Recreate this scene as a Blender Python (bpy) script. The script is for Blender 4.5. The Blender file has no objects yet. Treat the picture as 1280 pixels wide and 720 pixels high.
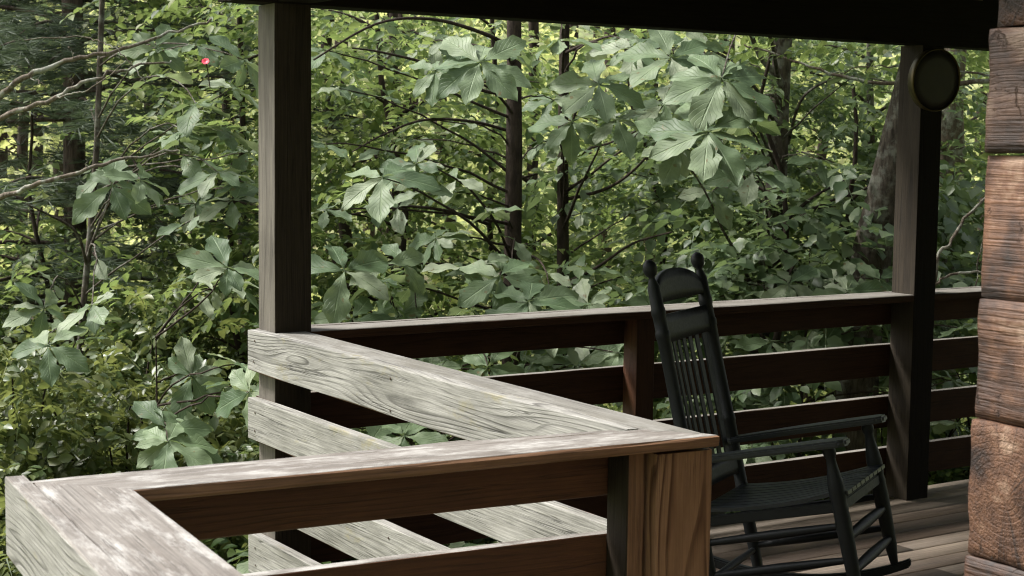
import bpy, bmesh, math, random
import numpy as np
from mathutils import Vector, Matrix, noise as mnoise

random.seed(7)
rng = np.random.default_rng(7)
scene = bpy.context.scene
col = scene.collection

# ------------------------------------------------------------------ camera
FPX, PITCH, ROLL, YAW = 1954.79, .0922, .0127, .5756
EYE = np.array([-2.4274, -5.3705, 1.7535])
FW = np.array([math.sin(YAW) * math.cos(PITCH), math.cos(YAW) * math.cos(PITCH), -math.sin(PITCH)])
R0 = np.array([math.cos(YAW), -math.sin(YAW), 0.0])
U0 = np.cross(R0, FW)
RT = math.cos(ROLL) * R0 + math.sin(ROLL) * U0
UP = -math.sin(ROLL) * R0 + math.cos(ROLL) * U0
cd = bpy.data.cameras.new('camera')
cam = bpy.data.objects.new('camera', cd)
col.objects.link(cam)
cam.matrix_world = Matrix(((RT[0], UP[0], -FW[0], EYE[0]), (RT[1], UP[1], -FW[1], EYE[1]),
                           (RT[2], UP[2], -FW[2], EYE[2]), (0, 0, 0, 1)))
cd.sensor_width = 36
cd.lens = 36 * FPX / 1280
cd.clip_start = .05
cd.clip_end = 600
cd.dof.use_dof = True
cd.dof.focus_distance = 5.6
cd.dof.aperture_fstop = 9
scene.camera = cam


def at(px, py, t):
    """a point in the wood t metres ahead of where the photographer stood"""
    return EYE + t * (FW + (px - 640) / FPX * RT - (py - 360) / FPX * UP)


# ------------------------------------------------------------------ nodes
class NT:
    def __init__(s, name):
        m = bpy.data.materials.new(name)
        m.use_nodes = True
        s.m = m
        s.t = m.node_tree
        s.t.nodes.clear()
        s.out = s.t.nodes.new('ShaderNodeOutputMaterial')

    def n(s, typ, ins=None, **kw):
        nd = s.t.nodes.new(typ)
        for k, v in kw.items():
            setattr(nd, k, v)
        for k, v in (ins or {}).items():
            s.set(nd, k, v)
        return nd

    def set(s, nd, k, v):
        sock = nd.inputs[k]
        if isinstance(v, bpy.types.NodeSocket):
            s.t.links.new(v, sock)
        elif isinstance(v, bpy.types.Node):
            s.t.links.new(v.outputs[0], sock)
        else:
            sock.default_value = v

    def math(s, op, a, b=None, c=None):
        nd = s.n('ShaderNodeMath', operation=op)
        s.set(nd, 0, a)
        if b is not None: s.set(nd, 1, b)
        if c is not None: s.set(nd, 2, c)
        return nd.outputs[0]

    def mix(s, f, a, b, mode='MIX'):
        nd = s.n('ShaderNodeMix', data_type='RGBA', blend_type=mode)
        s.set(nd, 0, f); s.set(nd, 6, a); s.set(nd, 7, b)
        return nd.outputs[2]

    def ramp(s, f, stops):
        nd = s.n('ShaderNodeValToRGB')
        cr = nd.color_ramp
        while len(cr.elements) < len(stops): cr.elements.new(.5)
        for e, (p, c) in zip(cr.elements, stops):
            e.position = p
            e.color = c if len(c) == 4 else (*c, 1)
        s.set(nd, 0, f)
        return nd.outputs[0]

    def noise(s, vec, scale, detail=3, rough=.55, dist=0.0):
        return s.n('ShaderNodeTexNoise', {'Vector': vec, 'Scale': scale, 'Detail': detail, 'Roughness': rough, 'Distortion': dist})

    def scale(s, vec, sc):
        nd = s.n('ShaderNodeVectorMath', operation='MULTIPLY')
        s.set(nd, 0, vec); s.set(nd, 1, sc)
        return nd.outputs[0]


def c4(c): return (*c, 1)


def wood(name, light, dark, rings=75, ring_c=.8, rough=.75, blotch=(1, 1, 1), blotch_f=.25, moss=0.0, warp=.05,
         fiber=.35, bump=.5, knot=True, spec=.3, pale=None, pale_f=0.0, crack=.5, ring_lo=.40, ring_hi=.60):
    k = NT(name)
    tc = k.n('ShaderNodeTexCoord')
    oi = k.n('ShaderNodeObjectInfo')
    off = k.n('ShaderNodeVectorMath', operation='MULTIPLY')
    cmb = k.n('ShaderNodeCombineXYZ', {0: oi.outputs['Random'], 1: oi.outputs['Random'], 2: oi.outputs['Random']})
    k.set(off, 0, cmb); k.set(off, 1, (37.0, 0, 0))
    P = k.n('ShaderNodeVectorMath', operation='ADD')
    k.set(P, 0, tc.outputs['Object']); k.set(P, 1, off.outputs[0])
    P = P.outputs[0]
    n1 = k.noise(k.scale(P, (.55, 3.2, 3.2)), 1.9, 1)
    wv = k.n('ShaderNodeVectorMath', operation='SUBTRACT'); k.set(wv, 0, n1.outputs[1]); k.set(wv, 1, (.5, .5, .5))
    wv2 = k.n('ShaderNodeVectorMath', operation='MULTIPLY'); k.set(wv2, 0, wv); k.set(wv2, 1, (0, warp * 2, warp * 3.2))
    Q = k.n('ShaderNodeVectorMath', operation='ADD'); k.set(Q, 0, P); k.set(Q, 1, wv2)
    Q2 = k.n('ShaderNodeVectorMath', operation='SUBTRACT'); k.set(Q2, 0, Q)
    pz = k.math('MULTIPLY_ADD', oi.outputs['Random'], .07, .03)
    k.set(Q2, 1, k.n('ShaderNodeCombineXYZ', {0: 0.0, 1: .045, 2: pz}))
    sep = k.n('ShaderNodeSeparateXYZ', {0: Q2})
    r = k.math('SQRT', k.math('ADD', k.math('MULTIPLY', sep.outputs[1], sep.outputs[1]), k.math('MULTIPLY', sep.outputs[2], sep.outputs[2])))
    kd = None
    if knot:
        vo = k.n('ShaderNodeTexVoronoi', {'Vector': k.scale(P, (1.1, 1.5, 4.2)), 'Scale': 1.0, 'Randomness': 1.0})
        kd = vo.outputs['Distance']
        g = k.math('POWER', 2.718, k.math('MULTIPLY', k.math('MULTIPLY', kd, kd), -55.0))
        r = k.math('ADD', r, k.math('MULTIPLY', g, .05))
    nf = k.noise(k.scale(P, (3.0, 40.0, 40.0)), 1.0, 2)
    ph = k.math('ADD', k.math('MULTIPLY', r, rings), k.math('MULTIPLY', nf.outputs[0], .22))
    fr = k.math('FRACT', ph)
    line = k.ramp(fr, [(0, (0, 0, 0)), (.55, (.12, .12, .12)), (.86, (1, 1, 1)), (.97, (.6, .6, .6)), (1, (0, 0, 0))])
    vis = k.noise(k.scale(P, (2.0, 9.0, 9.0)), 1.3, 2)
    vism = k.ramp(vis.outputs[0], [(ring_lo, (.12, .12, .12)), (ring_hi, (1, 1, 1))])
    lf = k.math('MULTIPLY', k.math('MULTIPLY', line, vism), ring_c)
    cc = k.mix(lf, c4(light), c4(dark))
    fb = k.noise(k.scale(P, (5.0, 260.0, 260.0)), 1.0, 4, .7)
    fbm = k.ramp(fb.outputs[0], [(.3, (1 - fiber,) * 3), (.7, (1 + fiber * .5,) * 3)])
    cc = k.mix(1.0, cc, fbm, 'MULTIPLY')
    bl = k.noise(k.scale(P, (1.2, 4, 4)), 3.0, 4, .65)
    blm = k.ramp(bl.outputs[0], [(.35, (1, 1, 1)), (.68, blotch)])
    cc = k.mix(blotch_f, cc, k.mix(1.0, cc, blm, 'MULTIPLY'))
    if pale:
        pn = k.noise(k.scale(P, (2.0, 7, 7)), 2.6, 6, .75)
        pm = k.ramp(pn.outputs[0], [(.48, (0, 0, 0)), (.66, (1, 1, 1))])
        cc = k.mix(k.math('MULTIPLY', pm, pale_f), cc, c4(pale))
    if knot:
        km = k.ramp(kd, [(.03, (.75,) * 3), (.10, (.12,) * 3), (.14, (0, 0, 0))])
        cc = k.mix(km, cc, c4(tuple(x * .45 for x in dark)))
    ck = k.noise(k.scale(P, (1.6, 75, 75)), 1.0, 2, .5)
    ckb = k.ramp(k.math('ABSOLUTE', k.math('SUBTRACT', ck.outputs[0], .5)), [(.006, (1,) * 3), (.022, (0,) * 3)])
    ckg = k.noise(k.scale(P, (1.5, 14, 14)), 1.7, 2)
    ckm = k.math('MULTIPLY', k.math('MULTIPLY', ckb, k.ramp(ckg.outputs[0], [(.5, (0,) * 3), (.6, (1,) * 3)])), crack)
    cc = k.mix(ckm, cc, c4(tuple(x * .4 for x in dark)))
    if moss:
        mn = k.noise(k.scale(P, (2.2, 5, 5)), 2.3, 5, .7)
        mm = k.ramp(mn.outputs[0], [(.6, (0, 0, 0)), (.76, (1, 1, 1))])
        cc = k.mix(k.math('MULTIPLY', mm, moss), cc, (.20, .17, .06, 1))
    bh = k.math('ADD', k.math('ADD', k.math('MULTIPLY', k.math('MULTIPLY', line, vism), -.7), k.math('MULTIPLY', fb.outputs[0], .8)), k.math('MULTIPLY', ckm, -1.5))
    bp = k.n('ShaderNodeBump', {'Strength': bump, 'Distance': .0025, 'Height': bh})
    ro = k.math('MULTIPLY_ADD', fb.outputs[0], .2, rough - .1)
    b = k.n('ShaderNodeBsdfPrincipled', {'Base Color': cc, 'Roughness': ro, 'Normal': bp, 'Specular IOR Level': spec})
    k.set(k.out, 0, b)
    return k.m


M_GREY = wood('weathered_grey_wood', (.295, .287, .268), (.058, .054, .048), rings=62, ring_c=.85, moss=.6, warp=.075,
              blotch=(.6, .6, .58), blotch_f=.9, rough=.85, fiber=.42, crack=.7)
M_GREYB = wood('weathered_grey_board_wood', (.285, .277, .256), (.08, .075, .067), rings=70, ring_c=.55, moss=.75, warp=.05,
              blotch=(.55, .55, .52), blotch_f=1.0, rough=.85, fiber=.5, crack=.8, ring_lo=.48, ring_hi=.68)
M_TOP = wood('weathered_cap_wood', (.195, .180, .164), (.075, .062, .054), rings=60, ring_c=.4, warp=.03, rough=.8,
             blotch=(.6, .56, .54), blotch_f=.85, knot=False, fiber=.45, pale=(.37, .362, .345), pale_f=.75)
M_CAPG = wood('weathered_grey_cap_wood', (.175, .168, .152), (.07, .065, .058), rings=50, ring_c=.45, warp=.03, rough=.8, blotch=(.7, .68, .62), blotch_f=.7, knot=False, fiber=.4, pale=(.25, .245, .23), pale_f=.6)
M_STAINA = wood('shaded_brown_stained_wood', (.048, .022, .012), (.016, .008, .005), rings=70, ring_c=.5, warp=.03, rough=.7, blotch=(.5, .45, .4), blotch_f=.6, spec=.12)  # near railings' brown stain, with the porch shade put into its colour
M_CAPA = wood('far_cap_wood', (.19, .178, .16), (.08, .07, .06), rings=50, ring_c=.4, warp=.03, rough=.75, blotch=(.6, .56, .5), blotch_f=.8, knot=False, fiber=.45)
M_STAIN = wood('brown_stained_wood', (.100, .040, .018), (.030, .011, .006), rings=70, ring_c=.55, warp=.03, rough=.62,
               blotch=(.5, .45, .4), blotch_f=.6, spec=.35)
M_EDGE = wood('worn_brown_edge_wood', (.21, .115, .065), (.065, .032, .018), rings=80, ring_c=.5, warp=.03, rough=.65,
              blotch=(.4, .36, .33), blotch_f=.6, knot=False)
M_NEWEL = wood('tan_fir_wood', (.275, .155, .088), (.070, .028, .012), rings=46, ring_c=1.0, ring_lo=.25, ring_hi=.5, warp=.085, rough=.68,
               blotch=(.5, .42, .36), blotch_f=.5, knot=False, fiber=.25)
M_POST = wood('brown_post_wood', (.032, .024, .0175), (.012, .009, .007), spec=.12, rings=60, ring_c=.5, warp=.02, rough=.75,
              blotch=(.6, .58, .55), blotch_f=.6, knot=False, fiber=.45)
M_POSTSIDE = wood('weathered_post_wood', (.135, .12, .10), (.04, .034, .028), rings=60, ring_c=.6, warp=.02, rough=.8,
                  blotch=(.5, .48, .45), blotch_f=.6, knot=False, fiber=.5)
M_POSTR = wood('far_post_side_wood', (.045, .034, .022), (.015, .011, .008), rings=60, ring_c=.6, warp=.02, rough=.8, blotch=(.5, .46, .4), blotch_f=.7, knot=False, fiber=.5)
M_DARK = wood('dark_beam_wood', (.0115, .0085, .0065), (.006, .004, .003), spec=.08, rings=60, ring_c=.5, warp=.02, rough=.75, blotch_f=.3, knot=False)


def deck_mat():
    k = NT('deck_board_wood')
    tc = k.n('ShaderNodeTexCoord'); ge = k.n('ShaderNodeNewGeometry')
    P = tc.outputs['Object']
    fb = k.noise(k.scale(P, (3.0, 130.0, 60.0)), 1.0, 4, .7)
    bl = k.noise(k.scale(P, (1.0, 5, 5)), 2.0, 4)
    base = k.ramp(ge.outputs['Random Per Island'], [(0, (.15, .105, .075)), (.5, (.215, .165, .12)), (1, (.27, .22, .17))])
    c = k.mix(1.0, base, k.ramp(fb.outputs[0], [(.3, (.55,) * 3), (.7, (1.15,) * 3)]), 'MULTIPLY')
    c = k.mix(.7, c, k.mix(1.0, c, k.ramp(bl.outputs[0], [(.35, (1.1,) * 3), (.65, (.5, .47, .44))]), 'MULTIPLY'))
    bp = k.n('ShaderNodeBump', {'Strength': .4, 'Distance': .002, 'Height': fb.outputs[0]})
    k.set(k.out, 0, k.n('ShaderNodeBsdfPrincipled', {'Base Color': c, 'Roughness': .7, 'Normal': bp}))
    return k.m


def log_mat(name, end, tone_k=1.0):
    k = NT(name)
    tc = k.n('ShaderNodeTexCoord'); oi = k.n('ShaderNodeObjectInfo')
    P0 = tc.outputs['Object']
    off = k.n('ShaderNodeCombineXYZ', {0: k.math('MULTIPLY', oi.outputs['Random'], 23.0), 1: 0.0, 2: 0.0})
    P = k.n('ShaderNodeVectorMath', operation='ADD'); k.set(P, 0, P0); k.set(P, 1, off); P = P.outputs[0]
    sx = k.n('ShaderNodeSeparateXYZ', {0: P0})
    wn = k.noise(k.scale(P, (1, .6, 1)) if not end else P, 4.0, 2)
    if end:   # rings seen on the sawn end
        y = k.math('ADD', sx.outputs[1], -.01); z = k.math('ADD', sx.outputs[2], .01)
        r = k.math('SQRT', k.math('ADD', k.math('MULTIPLY', y, y), k.math('MULTIPLY', z, z)))
        ph = k.math('ADD', k.math('MULTIPLY', r, 70.0), k.math('MULTIPLY', wn.outputs[0], 7.0))
        fb = k.noise(P, 160.0, 3, .7)
    else:
        ph = k.math('ADD', k.math('MULTIPLY', sx.outputs[2], 75.0), k.math('MULTIPLY', wn.outputs[0], 5.0))
        fb = k.noise(k.scale(P, (4.0, 4.0, 120.0)), 1.0, 4, .7)
    line = k.ramp(k.math('FRACT', ph), [(0, (0, 0, 0)), (.6, (.2,) * 3), (.9, (1, 1, 1)), (1, (0, 0, 0))])
    tone = k.noise(k.scale(P, (3, 3, 3)), 1.5, 5, .65)
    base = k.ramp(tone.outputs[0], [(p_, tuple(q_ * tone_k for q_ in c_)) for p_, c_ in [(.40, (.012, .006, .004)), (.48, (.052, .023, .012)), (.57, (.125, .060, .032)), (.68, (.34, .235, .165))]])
    c = k.mix(k.math('MULTIPLY', k.math('MULTIPLY', line, wn.outputs[0]), .5), base, (.075, .034, .017, 1))
    c = k.mix(1.0, c, k.ramp(fb.outputs[0], [(.3, (.7,) * 3), (.7, (1.15,) * 3)]), 'MULTIPLY')
    if end:
        rv = k.n('ShaderNodeCombineXYZ', {0: oi.outputs['Random'], 1: k.math('DIVIDE', y, r), 2: k.math('DIVIDE', z, r)})
        rn = k.noise(rv, 2.6, 3, .6)
        rc = k.ramp(k.math('ABSOLUTE', k.math('SUBTRACT', rn.outputs[0], .5)), [(.004, (1,) * 3), (.014, (0,) * 3)])
        c = k.mix(k.math('MULTIPLY', rc, .8), c, (.02, .010, .006, 1))
    cr = k.noise(k.scale(P, (9, 9, 9)), 1.6, 6, .7, 1.2)
    crk = k.ramp(cr.outputs[0], [(.30, (1, 1, 1)), (.37, (0, 0, 0))])
    c = k.mix(k.math('MULTIPLY', crk, .7), c, (.035, .018, .010, 1))
    h = k.math('ADD', k.math('ADD', k.math('MULTIPLY', line, -.16), fb.outputs[0]), k.math('MULTIPLY', crk, -1.5))
    bp = k.n('ShaderNodeBump', {'Strength': .9, 'Distance': .006, 'Height': h})
    k.set(k.out, 0, k.n('ShaderNodeBsdfPrincipled', {'Base Color': c, 'Roughness': .6, 'Normal': bp, 'Specular IOR Level': .35}))
    return k.m


def leaf_mat(name, cols, trans, tcol, rough=.5, veins=False, spec=.4):
    k = NT(name)
    ge = k.n('ShaderNodeNewGeometry')
    rnd = ge.outputs['Random Per Island']
    base = k.ramp(rnd, [(i / (len(cols) - 1), c) for i, c in enumerate(cols)])
    nrm = None
    tc = k.n('ShaderNodeTexCoord')
    if veins:
        uv = k.n('ShaderNodeUVMap')
        s = k.n('ShaderNodeSeparateXYZ', {0: uv})
        u = k.math('ABSOLUTE', k.math('SUBTRACT', s.outputs[0], .5))
        mid = k.ramp(u, [(0, (1,) * 3), (.02, (.8,) * 3), (.035, (0,) * 3)])
        sv = k.math('FRACT', k.math('SUBTRACT', k.math('MULTIPLY', s.outputs[1], 9.0), k.math('MULTIPLY', u, 6.0)))
        side = k.ramp(sv, [(0, (.45,) * 3), (.10, (0,) * 3), (.9, (0,) * 3), (1, (.45,) * 3)])
        v = k.math('MAXIMUM', mid, side)
        spot = k.noise(tc.outputs['Object'], 9.0, 4, .7)
        base = k.mix(1.0, base, k.ramp(spot.outputs[0], [(.35, (.8,) * 3), (.65, (1.18, 1.15, 1.12))]), 'MULTIPLY')
        base = k.mix(k.math('MULTIPLY', v, .5), base, (.22, .30, .16, 1))
        br = k.noise(tc.outputs['Object'], 17.0, 3, .6)
        base = k.mix(k.ramp(br.outputs[0], [(.66, (0,) * 3), (.70, (.8,) * 3)]), base, (.13, .095, .04, 1))
        bn = k.n('ShaderNodeBump', {'Strength': .5, 'Distance': .01, 'Height': k.math('ADD', k.math('MULTIPLY', side, -1.0), k.math('MULTIPLY', mid, -1.2))})
        nrm = bn
    p = k.n('ShaderNodeBsdfPrincipled', {'Base Color': base, 'Roughness': rough, 'Specular IOR Level': spec})
    if nrm: k.set(p, 'Normal', nrm)
    tcl = k.mix(.5, base, c4(tcol))
    tr = k.n('ShaderNodeBsdfTranslucent', {'Color': tcl})
    mx = k.n('ShaderNodeMixShader', {0: trans, 1: p, 2: tr})
    k.set(k.out, 0, mx)
    return k.m


def bark_mat(name, a, b, lichen=0.0):
    k = NT(name)
    tc = k.n('ShaderNodeTexCoord')
    P = tc.outputs['Object']
    n = k.noise(k.scale(P, (16, 16, 4)), 2.0, 5, .7)
    c = k.ramp(n.outputs[0], [(.35, a), (.65, b)])
    if lichen:
        l = k.noise(P, 9.0, 4, .65)
        c = k.mix(k.math('MULTIPLY', k.ramp(l.outputs[0], [(.5, (0,) * 3), (.62, (1,) * 3)]), lichen), c, (.36, .38, .33, 1))
    bp = k.n('ShaderNodeBump', {'Strength': .9, 'Distance': .02, 'Height': n.outputs[0]})
    k.set(k.out, 0, k.n('ShaderNodeBsdfPrincipled', {'Base Color': c, 'Roughness': .9, 'Normal': bp, 'Specular IOR Level': .15}))
    return k.m


def paint_mat(name, colr, rough, spec=.3):
    k = NT(name)
    tc = k.n('ShaderNodeTexCoord')
    n = k.noise(k.scale(tc.outputs['Object'], (6, 40, 40)), 2.0, 4, .7)
    c = k.ramp(n.outputs[0], [(.3, tuple(x * .75 for x in colr)), (.7, tuple(x * 1.3 for x in colr))])
    ro = k.math('MULTIPLY_ADD', n.outputs[0], .35, rough - .15)
    bp = k.n('ShaderNodeBump', {'Strength': .25, 'Distance': .002, 'Height': n.outputs[0]})
    k.set(k.out, 0, k.n('ShaderNodeBsdfPrincipled', {'Base Color': c, 'Roughness': ro, 'Normal': bp, 'Specular IOR Level': spec}))
    return k.m


def plain(name, colr, rough, metal=0.0):
    k = NT(name)
    tc = k.n('ShaderNodeTexCoord')
    n = k.noise(tc.outputs['Object'], 12.0, 4, .7)
    c = k.mix(1.0, c4(colr), k.ramp(n.outputs[0], [(.3, (.75,) * 3), (.7, (1.2,) * 3)]), 'MULTIPLY')
    k.set(k.out, 0, k.n('ShaderNodeBsdfPrincipled', {'Base Color': c, 'Roughness': rough, 'Metallic': metal}))
    return k.m


def ground_mat():
    k = NT('forest_floor')
    tc = k.n('ShaderNodeTexCoord')
    P = tc.outputs['Object']
    n = k.noise(P, 1.2, 5, .7); n2 = k.noise(P, 14.0, 4, .7)
    c = k.ramp(n.outputs[0], [(.35, (.09, .07, .04)), (.5, (.12, .15, .045)), (.65, (.17, .21, .06))])
    c = k.mix(1.0, c, k.ramp(n2.outputs[0], [(.3, (.5,) * 3), (.7, (1.3,) * 3)]), 'MULTIPLY')
    k.set(k.out, 0, k.n('ShaderNodeBsdfPrincipled', {'Base Color': c, 'Roughness': .95}))
    return k.m


M_DECK = deck_mat()
M_LOGEND = log_mat('log_end_grain', True)
M_LOGSIDE = log_mat('hewn_log_wood', False)
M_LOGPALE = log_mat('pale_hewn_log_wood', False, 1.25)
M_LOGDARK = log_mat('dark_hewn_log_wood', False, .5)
M_PAINT = paint_mat('worn_dark_green_paint', (.0065, .0085, .0095), .5)
M_SEAT = paint_mat('sky_sheen_dark_paint', (.013, .017, .023), .36, .6)  # blue tint of the paint imitates sky sheen on seat and arms
M_BRASS = plain('aged_brass', (.085, .066, .028), .42, .7)
M_DIAL = plain('dark_dial_face', (.018, .013, .010), .6)
M_NAIL = plain('rusty_nail', (.05, .03, .02), .6, .5)
M_RED = plain('red_petal', (.62, .015, .05), .5)
M_ROOF = plain('dark_roof_boards', (.05, .035, .025), .8)
M_BIG = leaf_mat('magnolia_leaf', [(.055, .095, .045), (.085, .135, .065), (.125, .18, .095), (.175, .225, .135), (.26, .305, .21)], .28, (.30, .38, .12), rough=.55, veins=True, spec=.32)
M_SMALL = leaf_mat('beech_leaf', [(.035, .07, .022), (.06, .11, .03), (.09, .15, .04), (.14, .19, .055), (.24, .27, .10)], .5, (.37, .47, .14), rough=.5)
M_BLUE = leaf_mat('maple_leaf', [(.05, .085, .04), (.08, .125, .06), (.12, .17, .085), (.17, .215, .12)], .38, (.28, .38, .12), rough=.45)
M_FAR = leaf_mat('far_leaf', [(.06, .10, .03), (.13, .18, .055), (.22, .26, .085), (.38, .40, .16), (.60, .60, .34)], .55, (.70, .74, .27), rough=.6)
M_SHRUB = leaf_mat('laurel_leaf', [(.055, .09, .032), (.09, .125, .042), (.15, .17, .062)], .35, (.36, .40, .10), rough=.4)
M_PINE = leaf_mat('pine_needle', [(.045, .07, .045), (.07, .10, .062), (.11, .14, .09)], .25, (.15, .2, .08), rough=.55)
M_BARK = bark_mat('dark_bark', (.020, .015, .012), (.060, .045, .036))
M_BARKG = bark_mat('rough_grey_bark', (.030, .024, .019), (.11, .092, .075), .3)
M_LICHEN = bark_mat('lichen_bark', (.075, .058, .045), (.20, .16, .125), .8)
M_DEAD = bark_mat('dead_branch_bark', (.07, .055, .042), (.19, .16, .13), .7)
M_PINEBARK = bark_mat('pine_bark', (.04, .030, .026), (.13, .098, .082))
M_GROUND = ground_mat()


# ------------------------------------------------------------------ objects
def tag(o, label=None, cat=None, group=None, kind=None):
    for k, v in (('label', label), ('category', cat), ('group', group), ('kind', kind)):
        if v: o[k] = v
    return o


def empty(name, loc, label, cat, group=None, rot=0.0):
    o = bpy.data.objects.new(name, None)
    o.empty_display_size = .1
    col.objects.link(o)
    o.location = loc
    o.rotation_euler = (0, 0, rot)
    return tag(o, label, cat, group)


def link(name, mesh, mats, parent=None, mw=None):
    o = bpy.data.objects.new(name, mesh)
    col.objects.link(o)
    if not isinstance(mats, (list, tuple)): mats = [mats]
    for m in mats:
        if m.name not in [x.name for x in mesh.materials if x]: mesh.materials.append(m)
    if mw is not None:
        if parent is not None:
            pm = Matrix.Translation(parent.location) @ parent.rotation_euler.to_matrix().to_4x4()
            o.matrix_local = pm.inverted() @ mw
            o.parent = parent
            o.matrix_parent_inverse = Matrix.Identity(4)
        else:
            o.matrix_world = mw
    elif parent is not None:
        o.parent = parent
    return o


def fast_mesh(name, V, Fc, uv=None, smooth=False):
    m = bpy.data.meshes.new(name)
    V = np.asarray(V, np.float32); Fc = np.asarray(Fc, np.int32)
    k = Fc.shape[1]
    m.vertices.add(len(V)); m.vertices.foreach_set('co', V.ravel())
    m.loops.add(Fc.size); m.loops.foreach_set('vertex_index', Fc.ravel())
    m.polygons.add(len(Fc))
    m.polygons.foreach_set('loop_start', np.arange(0, Fc.size, k, dtype=np.int32))
    m.polygons.foreach_set('loop_total', np.full(len(Fc), k, np.int32))
    if smooth: m.polygons.foreach_set('use_smooth', np.ones(len(Fc), bool))
    if uv is not None:
        l = m.uv_layers.new(name='UVMap')
        l.data.foreach_set('uv', np.asarray(uv, np.float32)[Fc.ravel()].ravel())
    m.update(calc_edges=True)
    m.validate()
    return m


def frame(o, x, y):
    """matrix with origin o, local X along x, local Y towards y"""
    x = Vector(x).normalized(); y = Vector(y); y = (y - x * y.dot(x)).normalized(); z = x.cross(y)
    return Matrix(((x[0], y[0], z[0], o[0]), (x[1], y[1], z[1], o[1]), (x[2], y[2], z[2], o[2]), (0, 0, 0, 1)))


def board_mesh(L, T, H, mats, side=(0, 0, 0, 0, 0), warp=.0018, r=.005, step=.10, cut0=None, cut1=None):
    """plank: local X 0..L, Y 0..T, Z 0..H; side = material index for faces -Y,+Y,-Z,+Z,ends; cut0/cut1 = mitre shift of the end along X per Y"""
    prof = []
    for cy, cz, a0 in ((T - r, H - r, 0), (r, H - r, 90), (r, r, 180), (T - r, r, 270)):
        for a in (0, 30, 60, 90):
            t = math.radians(a0 + a)
            prof.append((cy + r * math.cos(t), cz + r * math.sin(t)))
    n = len(prof)
    ns = max(2, int(L / step) + 1)
    sd = random.random() * 100
    V = []
    for i in range(ns):
        x = L * i / (ns - 1)
        for j, (y, z) in enumerate(prof):
            nz = mnoise.noise(Vector((x * 4 + sd, j * .9, sd))) * warp + mnoise.noise(Vector((x * 1.1 + sd, 3 + j * .15, sd))) * warp * 1.3
            dx = 0
            if cut0 and i < ns - 1: dx += cut0 * y * (1 - i / (ns - 1))
            if cut1 and i > 0: dx += cut1 * y * (i / (ns - 1))
            cy, cz = y - T / 2, z - H / 2
            l = math.hypot(cy, cz) or 1
            e = .0015 if i in (0, ns - 1) else 0
            V.append((x + dx, y + cy / l * (nz - e), z + cz / l * (nz - e)))
    m = bpy.data.meshes.new('board')
    F = []
    mi = []
    for i in range(ns - 1):
        for j in range(n):
            k = (j + 1) % n
            F.append((i * n + j, (i + 1) * n + j, (i + 1) * n + k, i * n + k))
            ym, zm = (prof[j][0] + prof[k][0]) / 2, (prof[j][1] + prof[k][1]) / 2
            d = {0: ym, 1: T - ym, 2: zm, 3: H - zm}
            mi.append(side[min(d, key=d.get)])
    F.append(tuple(range(n))); mi.append(side[4])
    F.append(tuple(range((ns - 1) * n, ns * n))[::-1]); mi.append(side[4])
    m.from_pydata(V, [], [f[::-1] for f in F])
    for mt in mats: m.materials.append(mt)
    m.polygons.foreach_set('material_index', mi)
    bm = bmesh.new(); bm.from_mesh(m); bmesh.ops.recalc_face_normals(bm, faces=bm.faces); bm.to_mesh(m); bm.free()
    return m


def board(name, o, x, y, L, T, H, mats, side=(0, 0, 0, 0, 0), parent=None, **kw):
    if not isinstance(mats, (list, tuple)): mats = [mats]
    return link(name, board_mesh(L, T, H, mats, side, **kw), mats, parent, frame(o, x, y))


class Tubes:
    def __init__(s): s.V = []; s.F = []

    def add(s, pts, rad, n=7, rough=0.0):
        pts = [Vector(p) for p in pts]
        b = len(s.V)
        up = Vector((.31, .22, .92))
        for i, p in enumerate(pts):
            d = (pts[min(i + 1, len(pts) - 1)] - pts[max(i - 1, 0)]).normalized()
            a = d.cross(up)
            if a.length < .15: a = d.cross(Vector((1, 0, 0)))
            a.normalize(); c = d.cross(a)
            for k in range(n):
                t = 2 * math.pi * k / n
                rr = rad[i] * (1 + rough * random.uniform(-1, 1))
                s.V.append(p + a * (rr * math.cos(t)) + c * (rr * math.sin(t)))
        for i in range(len(pts) - 1):
            for k in range(n):
                k2 = (k + 1) % n
                s.F.append((b + i * n + k, b + i * n + k2, b + (i + 1) * n + k2, b + (i + 1) * n + k))
        # close ends with degenerate-free fan quads
        return s

    def build(s, name, mat, parent=None, org=None, cap=True):
        V = [Vector(v) for v in s.V]
        if org is not None: V = [v - Vector(org) for v in V]
        return link(name, fast_mesh(name, [tuple(v) for v in V], s.F, smooth=True), mat, parent)


def bez(p0, p1, p2, n):
    p0, p1, p2 = Vector(p0), Vector(p1), Vector(p2)
    return [(1 - t) ** 2 * p0 + 2 * t * (1 - t) * p1 + t * t * p2 for t in [i / n for i in range(n + 1)]]


def spline(pts, n=6):
    P = [Vector(p) for p in pts]
    out = []
    for i in range(len(P) - 1):
        a = P[max(i - 1, 0)]; b = P[i]; c = P[i + 1]; d = P[min(i + 2, len(P) - 1)]
        for k in range(n):
            t = k / n
            out.append(.5 * ((2 * b) + (c - a) * t + (2 * a - 5 * b + 4 * c - d) * t * t + (3 * b - a - 3 * c + d) * t ** 3))
    out.append(P[-1])
    return out


# ------------------------------------------------------------------ the porch
W = .15
TOP = 1.0335
PIT = .2635
BH = .160
BT = .04
BEAM = 2.257

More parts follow.
